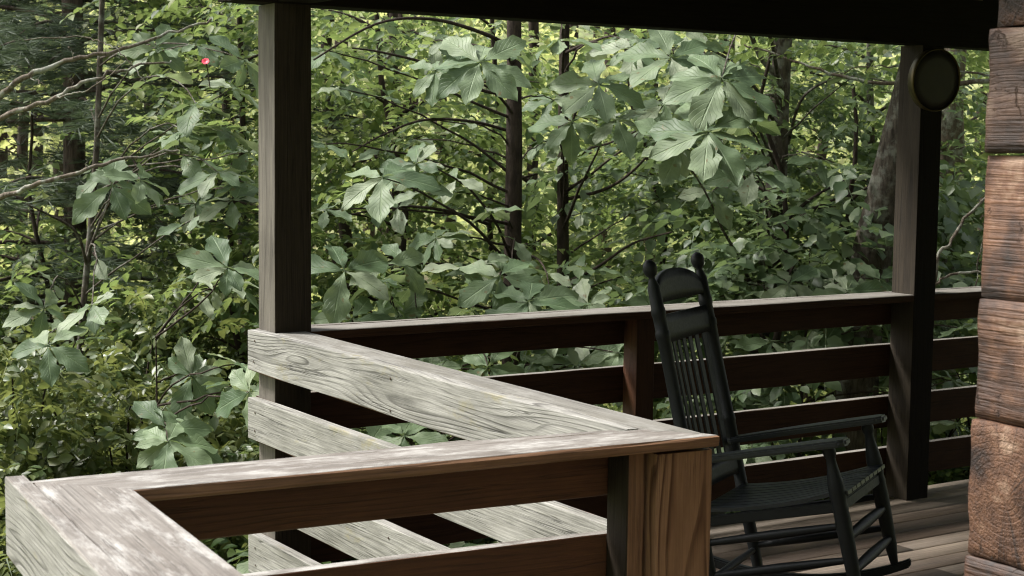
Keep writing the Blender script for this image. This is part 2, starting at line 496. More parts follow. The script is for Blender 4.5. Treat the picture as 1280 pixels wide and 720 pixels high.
# floor boards run along X
V = []; F = []
y = .2; 
while y > -7.2:
    w = .118
    xs = [-.04, 1.2 + random.random() * 2.4, 4.2 + random.random() * 1.5, 9.0]
    if y < -2.5: xs[0] = -1.62 + .085 * (y + 2.5)
    for a, b_ in zip(xs[:-1], xs[1:]):
        z = random.uniform(-.0015, .0015)
        b0 = len(V)
        for (xx, yy) in ((a, y - w), (b_ - .004, y - w), (b_ - .004, y), (a, y)):
            V += [(xx, yy, -.035), (xx, yy, z - .004), ]
        e = .004
        for (xx, yy) in ((a, y - w + e), (b_ - .004, y - w + e), (b_ - .004, y - e), (a, y - e)): V.append((xx, yy, z))
        for i in range(4):
            j = (i + 1) % 4
            F.append((b0 + 2 * i, b0 + 2 * j, b0 + 2 * j + 1, b0 + 2 * i + 1))
            F.append((b0 + 2 * i + 1, b0 + 2 * j + 1, b0 + 8 + j, b0 + 8 + i))
        F.append((b0 + 8, b0 + 9, b0 + 10, b0 + 11))
        F.append((b0 + 6, b0 + 4, b0 + 2, b0))
    y -= w + .010
o = link('porch_floor', fast_mesh('porch_floor', V, F), M_DECK)
tag(o, 'weathered brown plank floor of the porch under the rocking chair', 'floor', kind='structure')
fas = board('floor_joist', (-.04, .21, -.24), (1, 0, 0), (0, 1, 0), 9, .04, .2, M_DARK, parent=o)

# posts (local X runs up)
def post(x, y, z0, z1, mats, side, label, name='porch_post', w=W):
    r = empty(name, (x + w / 2, y + w / 2, z0), label, 'post')
    # local X up, local Y = +Y world  -> local Z = X cross Y = up x north = -X world(west)
    board('post_shaft', (x + w, y, z0), (0, 0, 1), (0, 1, 0), z1 - z0, w, w, mats, side, r, warp=.0012, r=.004)
    return r


# side order: -Y(local)=south, +Y=north, -Z=east, +Z=west
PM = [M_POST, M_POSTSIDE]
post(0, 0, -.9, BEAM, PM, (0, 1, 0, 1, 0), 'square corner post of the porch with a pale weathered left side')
PXR = 3.4267
post(PXR, 0, -.9, BEAM, [M_DARK, M_POSTR], (0, 1, 0, 1, 0), 'dark square far porch post carrying the round brass dial')  # front face coloured nearly black for the shade under the roof

# beam
r = empty('porch_beam', (3.5, .07, BEAM), 'dark brown roof beam running across the top of the porch posts', 'beam')
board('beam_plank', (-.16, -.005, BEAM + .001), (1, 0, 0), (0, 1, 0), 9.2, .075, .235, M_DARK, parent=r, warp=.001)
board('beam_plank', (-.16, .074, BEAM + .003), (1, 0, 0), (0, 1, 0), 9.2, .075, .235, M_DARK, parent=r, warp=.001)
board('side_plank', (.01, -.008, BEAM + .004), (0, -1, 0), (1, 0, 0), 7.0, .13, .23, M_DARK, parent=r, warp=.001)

# roof above, low over the porch
r = empty('porch_roof', (3, -3, BEAM + .24), 'dark board roof over the porch', 'roof')
for i in range(14):
    x = .1 + i * .61
    board('rafter', (x, .45, BEAM + .238), (0, -1, .06), (1, 0, 0), 7.6, .045, .14, M_DARK, parent=r, step=1.0)
rm = board_mesh(9.6, 8.3, .03, [M_ROOF], step=1.0)
link('roof_deck', rm, M_ROOF, r, frame((-.35, -7.6, BEAM + .81), (1, 0, 0), (0, 1, -.06)))


def railing(name, label, O, u, v, L, spans, boards_from, cap0=0.0, cap1=None, capw=W, cap_mats=None, mats=None, bside=None, cside=None,
            lb0=0.0, lb1=None, tops=(0, 1, 2, 3), c0=0.0, c1=0.0, capt=.036):
    """O = cap front corner on top, u along the run, v from the cap's open edge to the board side (both horizontal)"""
    O, u, v = Vector(O), Vector(u), Vector(v)
    r = empty(name, (O + u * (L / 2) - Vector((0, 0, TOP))), label, 'railing')
    for (a, b) in spans:
        board('rail_cap', O + u * a - Vector((0, 0, capt)), u, v, b - a, capw - .003, capt, cap_mats, cside, r, warp=.0022, r=.007, cut0=c0, cut1=c1)
    lb1 = L if lb1 is None else lb1
    for k in tops:
        board('rail_board', O + u * lb0 + v * capw - Vector((0, 0, PIT * k + BH)), u, v, lb1 - lb0, BT, BH, mats, bside, r, warp=.002, r=.004)
    return r


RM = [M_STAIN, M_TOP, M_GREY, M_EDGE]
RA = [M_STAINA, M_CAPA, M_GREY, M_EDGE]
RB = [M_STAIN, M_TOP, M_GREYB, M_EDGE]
# local axes of a board: X=u, Y=v, Z=u x v. When u x v points down, top is -Z.
# railing A: u=+X, v=+Y -> Z up
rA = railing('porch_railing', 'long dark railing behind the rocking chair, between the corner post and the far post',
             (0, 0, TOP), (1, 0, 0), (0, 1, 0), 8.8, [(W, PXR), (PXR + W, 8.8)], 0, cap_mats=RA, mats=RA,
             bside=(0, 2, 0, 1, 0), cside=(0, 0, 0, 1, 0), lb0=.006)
for x in (1.745, 5.6):
    board('rail_post', (x + .1, .045, -.2), (0, 0, 1), (0, 1, 0), TOP - .04 + .2, .10, .10, [M_STAINA, M_STAIN], (0, 0, 0, 1, 0), rA)  # lighter stain on the west face stands in for side light

# railing B: from the corner post towards the camera; u=+Y(far) , boards on the -X side
NX, NY, G = .0905, -2.4157, .0852
rB = empty('porch_railing', (0, -1.2, 0), 'pale weathered railing of grey boards running from the corner post to the newel post', 'railing')
# cap: X=-Y world (towards camera), Y=-X -> Z = (-Y)x(-X) = Y x X = -Z world: use u=+Y, v=-X -> Z = Y x -X = +Z
bc = board('rail_cap', (.095, NY + .012, TOP - .036), (0, 1, 0), (-1, 0, 0), -NY - .013, .126, .036, [M_CAPG, M_STAIN], (0, 0, 1, 0, 0), rB, warp=.0012, r=.006)
for v_ in bc.data.vertices:   # the cap is a little wider at the post end and mitred into the near cap
    tt_ = v_.co.x / (-NY - .013)
    yy_ = v_.co.y / .126
    v_.co.y = yy_ * (.093 + .036 * tt_) - .036 * tt_
    if tt_ < .02: v_.co.x += 1.62 * max(v_.co.y, 0)
for k in range(4):
    board('rail_board', (0, NY + .180, TOP - PIT * k - BH), (0, 1, 0), (-1, 0, 0), -NY - .180 + .163, BT, BH, RM if k == 0 else RB, (0, 2, 0, 2, 2), rB, warp=.0025, r=.004)

def nails(b, xs, H, T, out):
    V = []; F = []
    for x in xs:
        for z in (H * .24, H * .74):
            x_ = x + random.gauss(0, .006); z_ = z + random.gauss(0, .008)
            b0 = len(V); V.append((x_, out + .0022, z_))
            for q in range(8): V.append((x_ + .0048 * math.cos(q * .7854), out + .0012, z_ + .0048 * math.sin(q * .7854)))
            for q in range(8): F.append((b0, b0 + 1 + q, b0 + 1 + (q + 1) % 8))
    bm = bmesh.new(); bm.from_mesh(b.data)
    b.data.materials.append(M_NAIL); mi = len(b.data.materials) - 1
    vs = [bm.verts.new(v) for v in V]
    for f in F: bm.faces.new([vs[i] for i in f]).material_index = mi
    bm.to_mesh(b.data); bm.free()


for b_ in [c for c in rB.children if c.name.startswith('rail_board')]:
    nails(b_, (.05, 1.25, 2.33), BH, BT, BT + .001)
# railings C and D, turned a little
cg, sg = math.cos(G), math.sin(G)
uC = Vector((-cg, sg, 0)); vC = Vector((sg, cg, 0))
LC, WC, DW = 1.4478, .1625, .1806
O = Vector((NX, NY, TOP))
rC = empty('porch_railing', O + uC * .7 - Vector((0, 0, TOP)), 'short near railing with a worn brown-edged cap, left of the tan newel post', 'railing')
# u from left to right so that Z is up: u=-uC, v=vC
board('rail_cap', O + uC * LC - Vector((0, 0, .030)), -uC, vC, LC + .024, WC - .002, .030, RM, (3, 2, 0, 1, 3), rC, warp=.003, r=.008, cut0=-1.1, cut1=-.58)
for k in range(4):
    l0 = LC + DW - .002
    board('rail_board', O + uC * l0 + vC * WC - Vector((0, 0, PIT * k + BH + (.004 if k == 0 else 0))), -uC, vC, l0 - .165, BT, BH, RM, (0, 2, 0, 1, 0), rC, warp=.002, r=.004)
board('rail_post', O + uC * .156 + vC * .062 + Vector((0, 0, -TOP - .25)), (0, 0, 1), vC, TOP + .25 - .035, .10, .05, [M_EDGE, M_POST], (0, 0, 0, 1, 0), rC)
nw = empty('newel_post', O + uC * .08 + vC * .1 - Vector((0, 0, TOP)), 'tan newel post with bold grain under the cap corner, in front of the rocking chair', 'post')
board('post_shaft', O - uC * .020 + vC * .022 + Vector((0, 0, -TOP - .25)), (0, 0, 1), vC, TOP + .25 - .040, .135, .167, [M_NEWEL], (0, 0, 0, 0, 0), nw, warp=.002, r=.006)

rD = empty('porch_railing', O + uC * (LC + .1) - vC * .7 - Vector((0, 0, TOP)), 'nearest railing with a pale weathered cap and outer board, at the lower left', 'railing')
# u = +vC (away), v = uC (left) -> Z = vC x uC = up
LD = 2.3
board('rail_cap', O + uC * LC - vC * LD + Vector((0, 0, -.034)), vC, uC, LD - .003, DW - .008, .036, RM, (3, 1, 0, 1, 1), rD, warp=.003, r=.007, cut1=.9)
for k in range(4):
    board('rail_board', O + uC * (LC + DW) - vC * LD + Vector((0, 0, -PIT * k - BH - .003)), vC, uC, LD + WC + .04, BT, BH + .012, RM, (0, 2, 0, 1, 2), rD, warp=.003, r=.005)
for d in (-.05, LD - .1):
    board('rail_post', O + uC * (LC + DW - .102) - vC * d + Vector((0, 0, -TOP - .25)), (0, 0, 1), vC, TOP + .25 - .04, .10, .10, [M_POST], (0, 0, 0, 0, 0), rD)

# round brass-rimmed dial hung on the far post
dl = empty('wall_dial', (PXR + .057, -.03, 2.087), 'round dark dial with a brass rim hung high on the far porch post', 'dial')


def lathe(name, prof, mat, parent, n=40, mw=None, sx=1.0):
    V = []; F = []
    for (a, rr) in prof:
        for k in range(n):
            t = 2 * math.pi * k / n
            V.append((a, rr * math.cos(t), rr * math.sin(t)))
    for i in range(len(prof) - 1):
        for k in range(n):
            k2 = (k + 1) % n
            F.append((i * n + k, i * n + k2, (i + 1) * n + k2, (i + 1) * n + k))
    return link(name, fast_mesh(name, V, F, smooth=True), mat, parent, mw)


nd = Vector((-.10, -1, -.06)).normalized()
fm = frame(dl.location, nd, (1, 0, 0))
lathe('rim', [(-.028, .128), (-.025, .150), (.006, .153), (.014, .152), (.017, .149), (.015, .146), (.006, .1445)], M_BRASS, dl, mw=fm)
lathe('dial_face', [(-.026, .0005), (-.026, .127), (.006, .1435), (.008, .10), (.009, .05), (.0095, .0005)], M_DIAL, dl, mw=fm)

# ------------------------------------------------------------------ log cabin corner
LC0 = at(1225, 372, 3.15)
lw = empty('log_cabin_corner', (LC0[0], LC0[1], 0), 'corner of the log cabin with stacked hewn brown logs, at the right edge', 'cabin')


def log(z0, z1, along, end, dx=0.0, bulge=.0045, mat=None):
    """along 'x': runs away behind the porch, its end showing; along 'y': runs along the near wall, its side showing"""
    H = z1 - z0 - .002
    T = .21
    L = 3.2
    nx_, ny_, nz_ = (48, 10, 12)
    sd = random.random() * 50
    V = {}
    bm = bmesh.new()
    def key(i, j, k): return (i, j, k)
    vs = {}
    def co(i, j, k):
        # denser stations near the visible end
        t = i / nx_; x = L * t ** 1.8
        yv = -T / 2 + T * j / ny_; zv = -H / 2 + H * k / nz_
        rr = .006
        p = Vector((x, yv, zv))
        q = Vector((max(rr, min(L - rr, x)), max(-T / 2 + rr, min(T / 2 - rr, yv)), max(-H / 2 + rr, min(H / 2 - rr, zv))))
        d = p - q
        if d.length > 1e-6: p = q + d.normalized() * min(d.length, rr)
        f = (1 if d.length > 1e-6 or i in (0,) else 1)
        s = Vector((x * 5 + sd, yv * 7, zv * 9 + sd))
        nz = mnoise.fractal(s, 1.0, 2.0, 4) * bulge + mnoise.noise(s * 5) * bulge * .35
        out = d.normalized() if d.length > 1e-6 else Vector((-1 if i == 0 else 1, 0, 0))
        return p + out * nz
    for i in range(nx_ + 1):
        for j in range(ny_ + 1):
            for k in range(nz_ + 1):
                if i in (0, nx_) or j in (0, ny_) or k in (0, nz_): vs[(i, j, k)] = bm.verts.new(co(i, j, k))
    def quad(a, b, c, d):
        bm.faces.new((vs[a], vs[b], vs[c], vs[d])).smooth = True
    for i in (0, nx_):
        for j in range(ny_):
            for k in range(nz_): quad((i, j, k), (i, j + 1, k), (i, j + 1, k + 1), (i, j, k + 1))
    for j in (0, ny_):
        for i in range(nx_):
            for k in range(nz_): quad((i, j, k), (i + 1, j, k), (i + 1, j, k + 1), (i, j, k + 1))
    for k in (0, nz_):
        for i in range(nx_):
            for j in range(ny_): quad((i, j, k), (i + 1, j, k), (i + 1, j + 1, k), (i, j + 1, k))
    bmesh.ops.recalc_face_normals(bm, faces=bm.faces)
    m = bpy.data.meshes.new('log'); bm.to_mesh(m); bm.free()
    zc = (z0 + z1) / 2
    if along == 'x':
        mw = frame((LC0[0] + dx, LC0[1] - T / 2, zc), (1, 0, 0), (0, 1, 0))
    else:
        mw = frame((LC0[0] + dx + T / 2, LC0[1], zc), (0, -1, 0), (1, 0, 0))
    return link('log', m, mat or (M_LOGEND if end else M_LOGSIDE), lw, mw)


def zat(py): 
    p = at(1225, py, 3.15); return p[2]


zs = [zat(p) for p in (-130, 38, 192, 372, 525, 700)]
log(zs[1], zs[0], 'x', True, .012)
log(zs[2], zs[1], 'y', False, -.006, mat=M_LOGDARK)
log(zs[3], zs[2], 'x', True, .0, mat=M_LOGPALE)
log(zs[4], zs[3], 'y', False, -.004)
log(zs[5], zs[4], 'x', True, -.012)
h = zs[4] - zs[5]
for i in range(4):
    z1 = zs[5] - i * h; z0 = max(0.002, z1 - h)
    if z1 > .05: log(z0, z1, 'y' if i % 2 == 0 else 'x', i % 2 == 1, -.016)
log(zs[0], BEAM + .3, 'y', False, 0)

# ------------------------------------------------------------------ rocking chair
CX, CY, PHI, TAU, CD, CWF, CWB, CHT, CHA, CZ = 1.7204, -1.0731, -1.0442, .2305, .5514, .5499, .5181, 1.2914, .5375, .0912
chair = empty('rocking_chair', (CX, CY, 0), 'dark green wooden rocking chair with a tall slotted back, facing right', 'rocking chair', rot=PHI)


def cl(s, t, z):
    """chair frame (forward, across, up) tilted back on its rockers -> local coords of the chair's Empty"""
    return Vector((s * math.cos(TAU) - z * math.sin(TAU), t, s * math.sin(TAU) + z * math.cos(TAU) + CZ))


def turned(name, a, b, prof, n=16, parent=chair):
    """turned member from a to b; prof = [(fraction, radius)]"""
    a, b = Vector(a), Vector(b)
    d = b - a
    t = Tubes()
    pts = [a + d * f for f, _ in prof]
    ax = d.normalized(); u_ = ax.orthogonal().normalized(); w_ = ax.cross(u_)
    V = []; F = []
    for p, (_, rr) in zip(pts, prof):
        for k in range(n):
            g = 2 * math.pi * k / n
            V.append(tuple(p + u_ * rr * math.cos(g) + w_ * rr * math.sin(g)))
    for i in range(len(prof) - 1):
        for k in range(n):
            k2 = (k + 1) % n
            F.append((i * n + k, i * n + k2, (i + 1) * n + k2, (i + 1) * n + k))
    return link(name, fast_mesh(name, V, F, smooth=True), M_PAINT, parent)


def slab(name, outline, thick, fn, parent=chair, mat=None, bev=.006):
    """outline in 2D (a,b); fn(a,b,c) -> local point; c runs 0..thick"""
    bm = bmesh.new()
    lo = [bm.verts.new(fn(a, b, 0)) for a, b in outline]
    hi = [bm.verts.new(fn(a, b, thick)) for a, b in outline]
    n = len(outline)
    bm.faces.new(lo); bm.faces.new(hi[::-1])
    for i in range(n): bm.faces.new((lo[i], hi[i], hi[(i + 1) % n], lo[(i + 1) % n]))
    bmesh.ops.recalc_face_normals(bm, faces=bm.faces)
    if bev: bmesh.ops.bevel(bm, geom=[e for e in bm.edges], offset=bev, segments=2, affect='EDGES', clamp_overlap=True)
    m = bpy.data.meshes.new(name); bm.to_mesh(m); bm.free()
    return link(name, m, mat or M_PAINT, parent)


hd = CD / 2
for sgn in (-1, 1):
    tb = sgn * CWB / 2
    H = CHT
    pr = [(0, .022), (.05, .026), (.12, .030), (.26, .031), (.265, .034), (.28, .034), (.285, .030), (.40, .029), (.48, .031), (.485, .034), (.50, .034), (.505, .030),
          (.70, .029), (.775, .031), (.78, .034), (.795, .034), (.80, .030), (.84, .030), (.845, .033), (.86, .033), (.865, .030), (.925, .028), (.945, .016), (.952, .015),
          (.958, .024), (.966, .031), (.978, .034), (.990, .030), (.998, .018), (1.003, .001)]
    turned('back_post', cl(-hd, tb, -.02), cl(-hd, tb, H + .035), [(f_, r_ * (.84 if f_ < .93 else .82)) for f_, r_ in pr])
    tf = sgn * CWF / 2
    pf = [(0, .019), (.05, .024), (.15, .033), (.35, .038), (.50, .040), (.58, .038), (.60, .040), (.63, .036), (.68, .041), (.74, .042), (.80, .036), (.88, .026), (.93, .023), (.95, .030), (.97, .033), (1, .030)]
    turned('front_leg', cl(hd, tf, -.02), cl(hd, tf, CHA), [(f_, r_ * .74) for f_, r_ in pf])
    # arm: long board, rounded front
    ol = [(-hd - .03, -.030), (-hd + .10, -.036), (0, -.044), (hd - .04, -.052), (hd + .05, -.050), (hd + .075, -.032), (hd + .082, 0)]
    ol = ol + [(a, -b) for a, b in ol[::-1][1:]]
    tm = lambda a: sgn * (CWB / 2 + (CWF - CWB) / 2 * (a + hd) / CD)
    slab('armrest', ol, .026, lambda a, b, c: cl(a, tm(a) + b, CHA + c + .004 * math.cos(a * 4)), bev=.007, mat=M_SEAT)
    # rocker: curved runner
    Rr = 1.15; sc = -.20
    ol = []
    for i in range(25):
        s = -.68 + i * (1.015) / 24
        ol.append((s, Rr - math.sqrt(Rr * Rr - (s - sc) ** 2) + .002))
    top = [(s, z + .042 - .010 * abs((s - sc) / .6) ** 2) for s, z in ol]
    slab('rocker', ol + top[::-1], .034, lambda a, b, c: Vector((a, sgn * (CWB + CWF) / 4 + sgn * (a * .02) + c - .017, b)), bev=.006)
    for z in (.115, .24):
        turned('side_stretcher', cl(-hd, tb, z), cl(hd, tf, z + .012), [(0, .012), (.2, .015), (.5, .018), (.8, .015), (1, .012)], n=10)
for z in (.085, .205): turned('front_stretcher', cl(hd, -CWF / 2, z), cl(hd, CWF / 2, z), [(0, .014), (.2, .019), (.5, .022), (.8, .019), (1, .014)], n=10)
turned('back_stretcher', cl(-hd, -CWB / 2, .10), cl(-hd, CWB / 2, .10), [(0, .012), (.5, .016), (1, .012)], n=10)
# seat: slats running front to back over two rails, dished, front edge rolled
SZ = .358


def seat_z(a): return SZ + .020 * ((a + .02) / .28) ** 2 - (.010 * max(0, (a - .24) / .07) ** 2)


seat = None
ns = 9
for i in range(ns):
    t0 = -.255 + .51 * i / ns; t1 = t0 + .51 / ns - .009
    bm = bmesh.new()
    rows = []
    for j in range(41):
        a = -hd + .01 + (CD + .03) * j / 40
        wv = 1.0 + .08 * (a + hd) / CD
        z = seat_z(a)
        rows.append([bm.verts.new(cl(a, tt * wv, z + dz)) for tt, dz in ((t0, -.014), (t1, -.014), (t1, 0), (t0, 0))])
    for j in range(40):
        for k in range(4): bm.faces.new((rows[j][k], rows[j][(k + 1) % 4], rows[j + 1][(k + 1) % 4], rows[j + 1][k]))
    bm.faces.new(rows[0]); bm.faces.new(rows[-1][::-1])
    bmesh.ops.recalc_face_normals(bm, faces=bm.faces)
    m = bpy.data.meshes.new('seat_slat'); bm.to_mesh(m); bm.free()
    if seat is None:
        seat = bpy.data.objects.new('seat', bpy.data.meshes.new('seat')); seat_parts = []
    seat_parts.append(m)
bm = bmesh.new()
for m in seat_parts: bm.from_mesh(m)
m = bpy.data.meshes.new('seat'); bm.to_mesh(m); bm.free()
bpy.data.objects.remove(seat)
for q in seat_parts: bpy.data.meshes.remove(q)
seat = link('seat', m, M_SEAT, chair)
for s0 in (-hd, hd):
    wd = CWB if s0 < 0 else CWF
    slab('seat_rail', [(-wd / 2, SZ - .055), (wd / 2, SZ - .055), (wd / 2, SZ - .016), (-wd / 2, SZ - .016)], .026, lambda a, b, c: cl(s0 - .013 + c, a, b), bev=.004)
for sgn in (-1, 1):
    slab('seat_rail', [(-hd, SZ - .055), (hd, SZ - .055), (hd, SZ - .016), (-hd, SZ - .016)], .026,
         lambda a, b, c: cl(a, sgn * (CWB / 2 + (CWF - CWB) / 2 * (a + hd) / CD - .0) - .013 + c, b), bev=.004)
# back: crest, rails and slats between the posts
hw = CWB / 2 - .02


def back(a, b, c): return cl(-hd - .012 + c - .022 * (1 - (a / hw) ** 2), a, b)


def strip(z0, z1f, n=14):
    lo = [(-hw + 2 * hw * i / n, z0) for i in range(n + 1)]
    hi = [(-hw + 2 * hw * i / n, z1f(-hw + 2 * hw * i / n)) for i in range(n + 1)]
    return lo + hi[::-1]


def panel(name, z0, z1f, n=16, th=.022):
    V = []; F = []
    m_ = 3
    for i in range(n + 1):
        a = -hw + 2 * hw * i / n
        for k in range(m_ + 1):
            z = z0 + (z1f(a) - z0) * k / m_
            V.append(tuple(back(a, z, 0))); V.append(tuple(back(a, z, th)))
    q = 2 * (m_ + 1)
    for i in range(n):
        for k in range(m_):
            b0 = i * q + 2 * k
            F.append((b0, b0 + q, b0 + q + 2, b0 + 2)); F.append((b0 + 1, b0 + 3, b0 + q + 3, b0 + q + 1))
        t0 = i * q + 2 * m_
        F.append((i * q, i * q + 1, (i + 1) * q + 1, (i + 1) * q)); F.append((t0, t0 + q, t0 + q + 1, t0 + 1))
    return link(name, fast_mesh(name, V, F), M_PAINT, chair)


def old_strip(z0, f): return z0, f


panel('crest_rail', *old_strip(1.160, lambda a: 1.212 + .072 * max(0, 1 - (a / (hw * .97)) ** 2) ** .55))
panel('back_rail', *old_strip(1.005, lambda a: 1.112))
panel('back_rail', *old_strip(.42, lambda a: .50))
gap = .030
npl = 7
pw = (2 * hw * .86 - gap * (npl - 1)) / npl
for i in range(npl):
    a0 = -hw * .86 + i * (pw + gap)
    slab('back_slat', [(a0, .47), (a0 + pw, .47), (a0 + pw, 1.05), (a0, 1.05)], .006, lambda a, b, c: back(a, b, c + .008), bev=.0015)

# ------------------------------------------------------------------ forest
def ground_z(x, y):
    d = (x - EYE[0]) * math.sin(YAW) + (y - EYE[1]) * math.cos(YAW)
    l = (x - EYE[0]) * math.cos(YAW) - (y - EYE[1]) * math.sin(YAW)
    z = -1.5 if d < 9 else -1.5 - .05 * (d - 9) if d < 15 else -1.8 + .10 * (d - 15) if d < 70 else 3.7 + .2 * (d - 70)
    return z + .25 * mnoise.noise(Vector((x * .25, y * .25, 0))) + .02 * max(0, abs(l) - 8)


V = []; F = []
N = 90
for j in range(N):
    for i in range(N):
        # denser near the porch
        a = (i / (N - 1) * 2 - 1); b = (j / (N - 1) * 2 - 1)
        x = 160 * np.sign(a) * abs(a) ** 1.7; y = 160 * np.sign(b) * abs(b) ** 1.7
        V.append((x, y, ground_z(x, y)))
for j in range(N - 1):
    for i in range(N - 1): F.append((j * N + i, j * N + i + 1, (j + 1) * N + i + 1, (j + 1) * N + i))
g = link('ground', fast_mesh('ground', V, F, smooth=True), M_GROUND)
tag(g, 'leafy forest floor sloping below the porch', 'ground', kind='structure')


def rotz(a):
    c, s = np.cos(a), np.sin(a); z = np.zeros_like(a); o = np.ones_like(a)
    return np.stack([np.stack([c, -s, z], -1), np.stack([s, c, z], -1), np.stack([z, z, o], -1)], -2)


def roty(a):
    c, s = np.cos(a), np.sin(a); z = np.zeros_like(a); o = np.ones_like(a)
    return np.stack([np.stack([c, z, s], -1), np.stack([z, o, z], -1), np.stack([-s, z, c], -1)], -2)


def rotx(a):
    c, s = np.cos(a), np.sin(a); z = np.zeros_like(a); o = np.ones_like(a)
    return np.stack([np.stack([o, z, z], -1), np.stack([z, c, -s], -1), np.stack([z, s, c], -1)], -2)


def instance(tv, tf, Rm, T, S, tuv=None):
    n = len(T)
    V = np.einsum('nij,vj->nvi', Rm, tv) * S[:, None, None] + T[:, None, :]
    F = tf[None] + (np.arange(n) * len(tv))[:, None, None]
    uv = None if tuv is None else np.tile(tuv, (n, 1))
    return V.reshape(-1, 3), F.reshape(-1, tf.shape[1]), uv


def cat(parts):
    Vs, Fs, Us = [], [], []
    b = 0
    for V, F, uv in parts:
        Vs.append(V); Fs.append(F + b); b += len(V)
        if uv is not None: Us.append(uv)
    return np.concatenate(Vs), np.concatenate(Fs), (np.concatenate(Us) if Us else None)


# big leaf: obovate, folded along its midrib, drooping, wavy edge
def big_leaf(seed):
    rg = np.random.default_rng(seed)
    prof = [(0, .010), (.05, .012), (.12, .04), (.20, .08), (.28, .12), (.36, .155), (.44, .185), (.52, .21), (.60, .225), (.68, .225), (.76, .20), (.83, .16), (.90, .10), (.95, .05), (1.0, .004)]
    us = [-1, -.55, 0, .55, 1]
    V = []; U = []
    droop = rg.uniform(.05, .30); fold = rg.uniform(.08, .25); ph = rg.uniform(0, 6, 2); tw = rg.uniform(-.25, .25)
    side = rg.uniform(-.08, .08)
    for t, w in prof:
        for u in us:
            wv = w * (1 + (.13 * math.sin(t * 21 + ph[0] + (3 if u > 0 else 0)) + .06 * math.sin(t * 47 + ph[1])) * abs(u) * min(1, t * 3))
            x = t; yy = u * wv + side * t * t
            z = abs(u) * w * fold - droop * t * t * .8 + .03 * math.sin(t * 14 + ph[1] + u * 2) * abs(u) + tw * t * u * w
            V.append((x, yy, z)); U.append((.5 + .5 * u, t))
    F = []
    for i in range(len(prof) - 1):
        for j in range(4): F.append((i * 5 + j, (i + 1) * 5 + j, (i + 1) * 5 + j + 1, i * 5 + j + 1))
    return np.array(V), np.array(F), np.array(U)


BIG = [big_leaf(i) for i in range(10)]


TOCAM = math.atan2(-FW[1], -FW[0])


def whorl_leaves(P, L, rg, tilt=(0, 0), n=None, droop=.10, lean=.50):
    """a whorl of big leaves round a twig end"""
    n = n or rg.integers(5, 9)
    out = []
    a0 = rg.uniform(0, 6.28)
    for i in range(n):
        tv, tf, tu = BIG[rg.integers(len(BIG))]
        yaw = a0 + i * 2 * math.pi / n + rg.uniform(-.3, .3)
        el = rg.uniform(-.22, .30) + droop
        R = rotz(np.array([yaw])) @ roty(np.array([el])) @ rotx(np.array([rg.uniform(-.35, .35)]))
        Tm = rotx(np.array([tilt[0]])) @ roty(np.array([tilt[1]]))
        ln = lean * (.6 + .8 * tilt[2] if len(tilt) > 2 else 1)
        Lm = rotz(np.array([TOCAM])) @ roty(np.array([ln])) @ rotz(np.array([-TOCAM]))   # leaves turn towards the light of the clearing
        R = Lm @ Tm @ R
        s = np.array([L * (rg.uniform(.82, 1.12) if L >= .33 else rg.uniform(.5, 1.08))])
        out.append(instance(tv, tf, R, np.array([P]), s, tu))
    return out


# small sprays: a twig with leaves on both sides, nearly flat
def spray(seed, nl=13, leaf=.10, length=.55, simple=False, wid=.30):
    rg = np.random.default_rng(seed)
    V = []; F = []
    for i in range(nl):
        x = length * (.12 + .88 * i / (nl - 1))
        sd = 1 if i % 2 else -1
        L = leaf * rg.uniform(.7, 1.15) * (1 - .25 * i / nl)
        ang = sd * rg.uniform(.6, 1.15) if i < nl - 1 else 0
        pit = rg.uniform(-.1, .55); rol = rg.uniform(-.6, .6)
        R = (rotz(np.array([ang])) @ roty(np.array([pit])) @ rotx(np.array([rol])))[0]
        if simple:
            lv = np.array([(0, 0, 0), (.5, wid, .04), (1, 0, -.08), (.5, -wid, .04)])
            lf = [(0, 1, 2), (0, 2, 3)]
        else:
            lv = np.array([(0, 0, 0), (.35, 0, -.03), (.7, 0, -.06), (1, 0, -.14), (.3, wid * .95, .06), (.66, wid * .8, .03), (.3, -wid * .95, .06), (.66, -wid * .8, .03)])
            lf = [(0, 1, 4), (0, 6, 1), (1, 2, 5), (1, 5, 4), (1, 6, 7), (1, 7, 2), (2, 3, 5), (2, 7, 3)]
        b = len(V)
        drp = -.16 * (x / length) ** 2 * length
        for v in lv: V.append(tuple(R @ (v * L) + np.array([x, sd * .01, drp])))
        F += [tuple(q + b for q in f) for f in lf]
    # the twig
    b = len(V)
    V += [(0, -.004, 0), (0, .004, 0), (length, 0, -.16 * length)]
    F.append((b, b + 1, b + 2))
    return np.array(V), np.array(F)


def sprays_mesh(name, centers, dirs, sizes, tmpl, rg, tilt=.35):
    parts = []
    idx = rg.integers(len(tmpl), size=len(centers))
    for k in range(len(tmpl)):
        m = idx == k
        n = int(m.sum())
        if not n: continue
        R = rotz(dirs[m]) @ roty(rg.normal(.05, tilt, n)) @ rotx(rg.normal(0, tilt, n))
        V, F, _ = instance(tmpl[k][0], tmpl[k][1], R, centers[m], sizes[m])
        parts.append((V, F, None))
    V, F, _ = cat(parts)
    return V, F


SPR = [spray(i) for i in range(8)]
SPRB = [spray(20 + i, nl=11, leaf=.13, length=.6, wid=.36) for i in range(6)]
SPRF = [spray(40 + i, nl=14, leaf=.16, length=.9, simple=True, wid=.33) for i in range(6)]
SPRL = [spray(60 + i, nl=9, leaf=.085, length=.17, wid=.29) for i in range(6)]


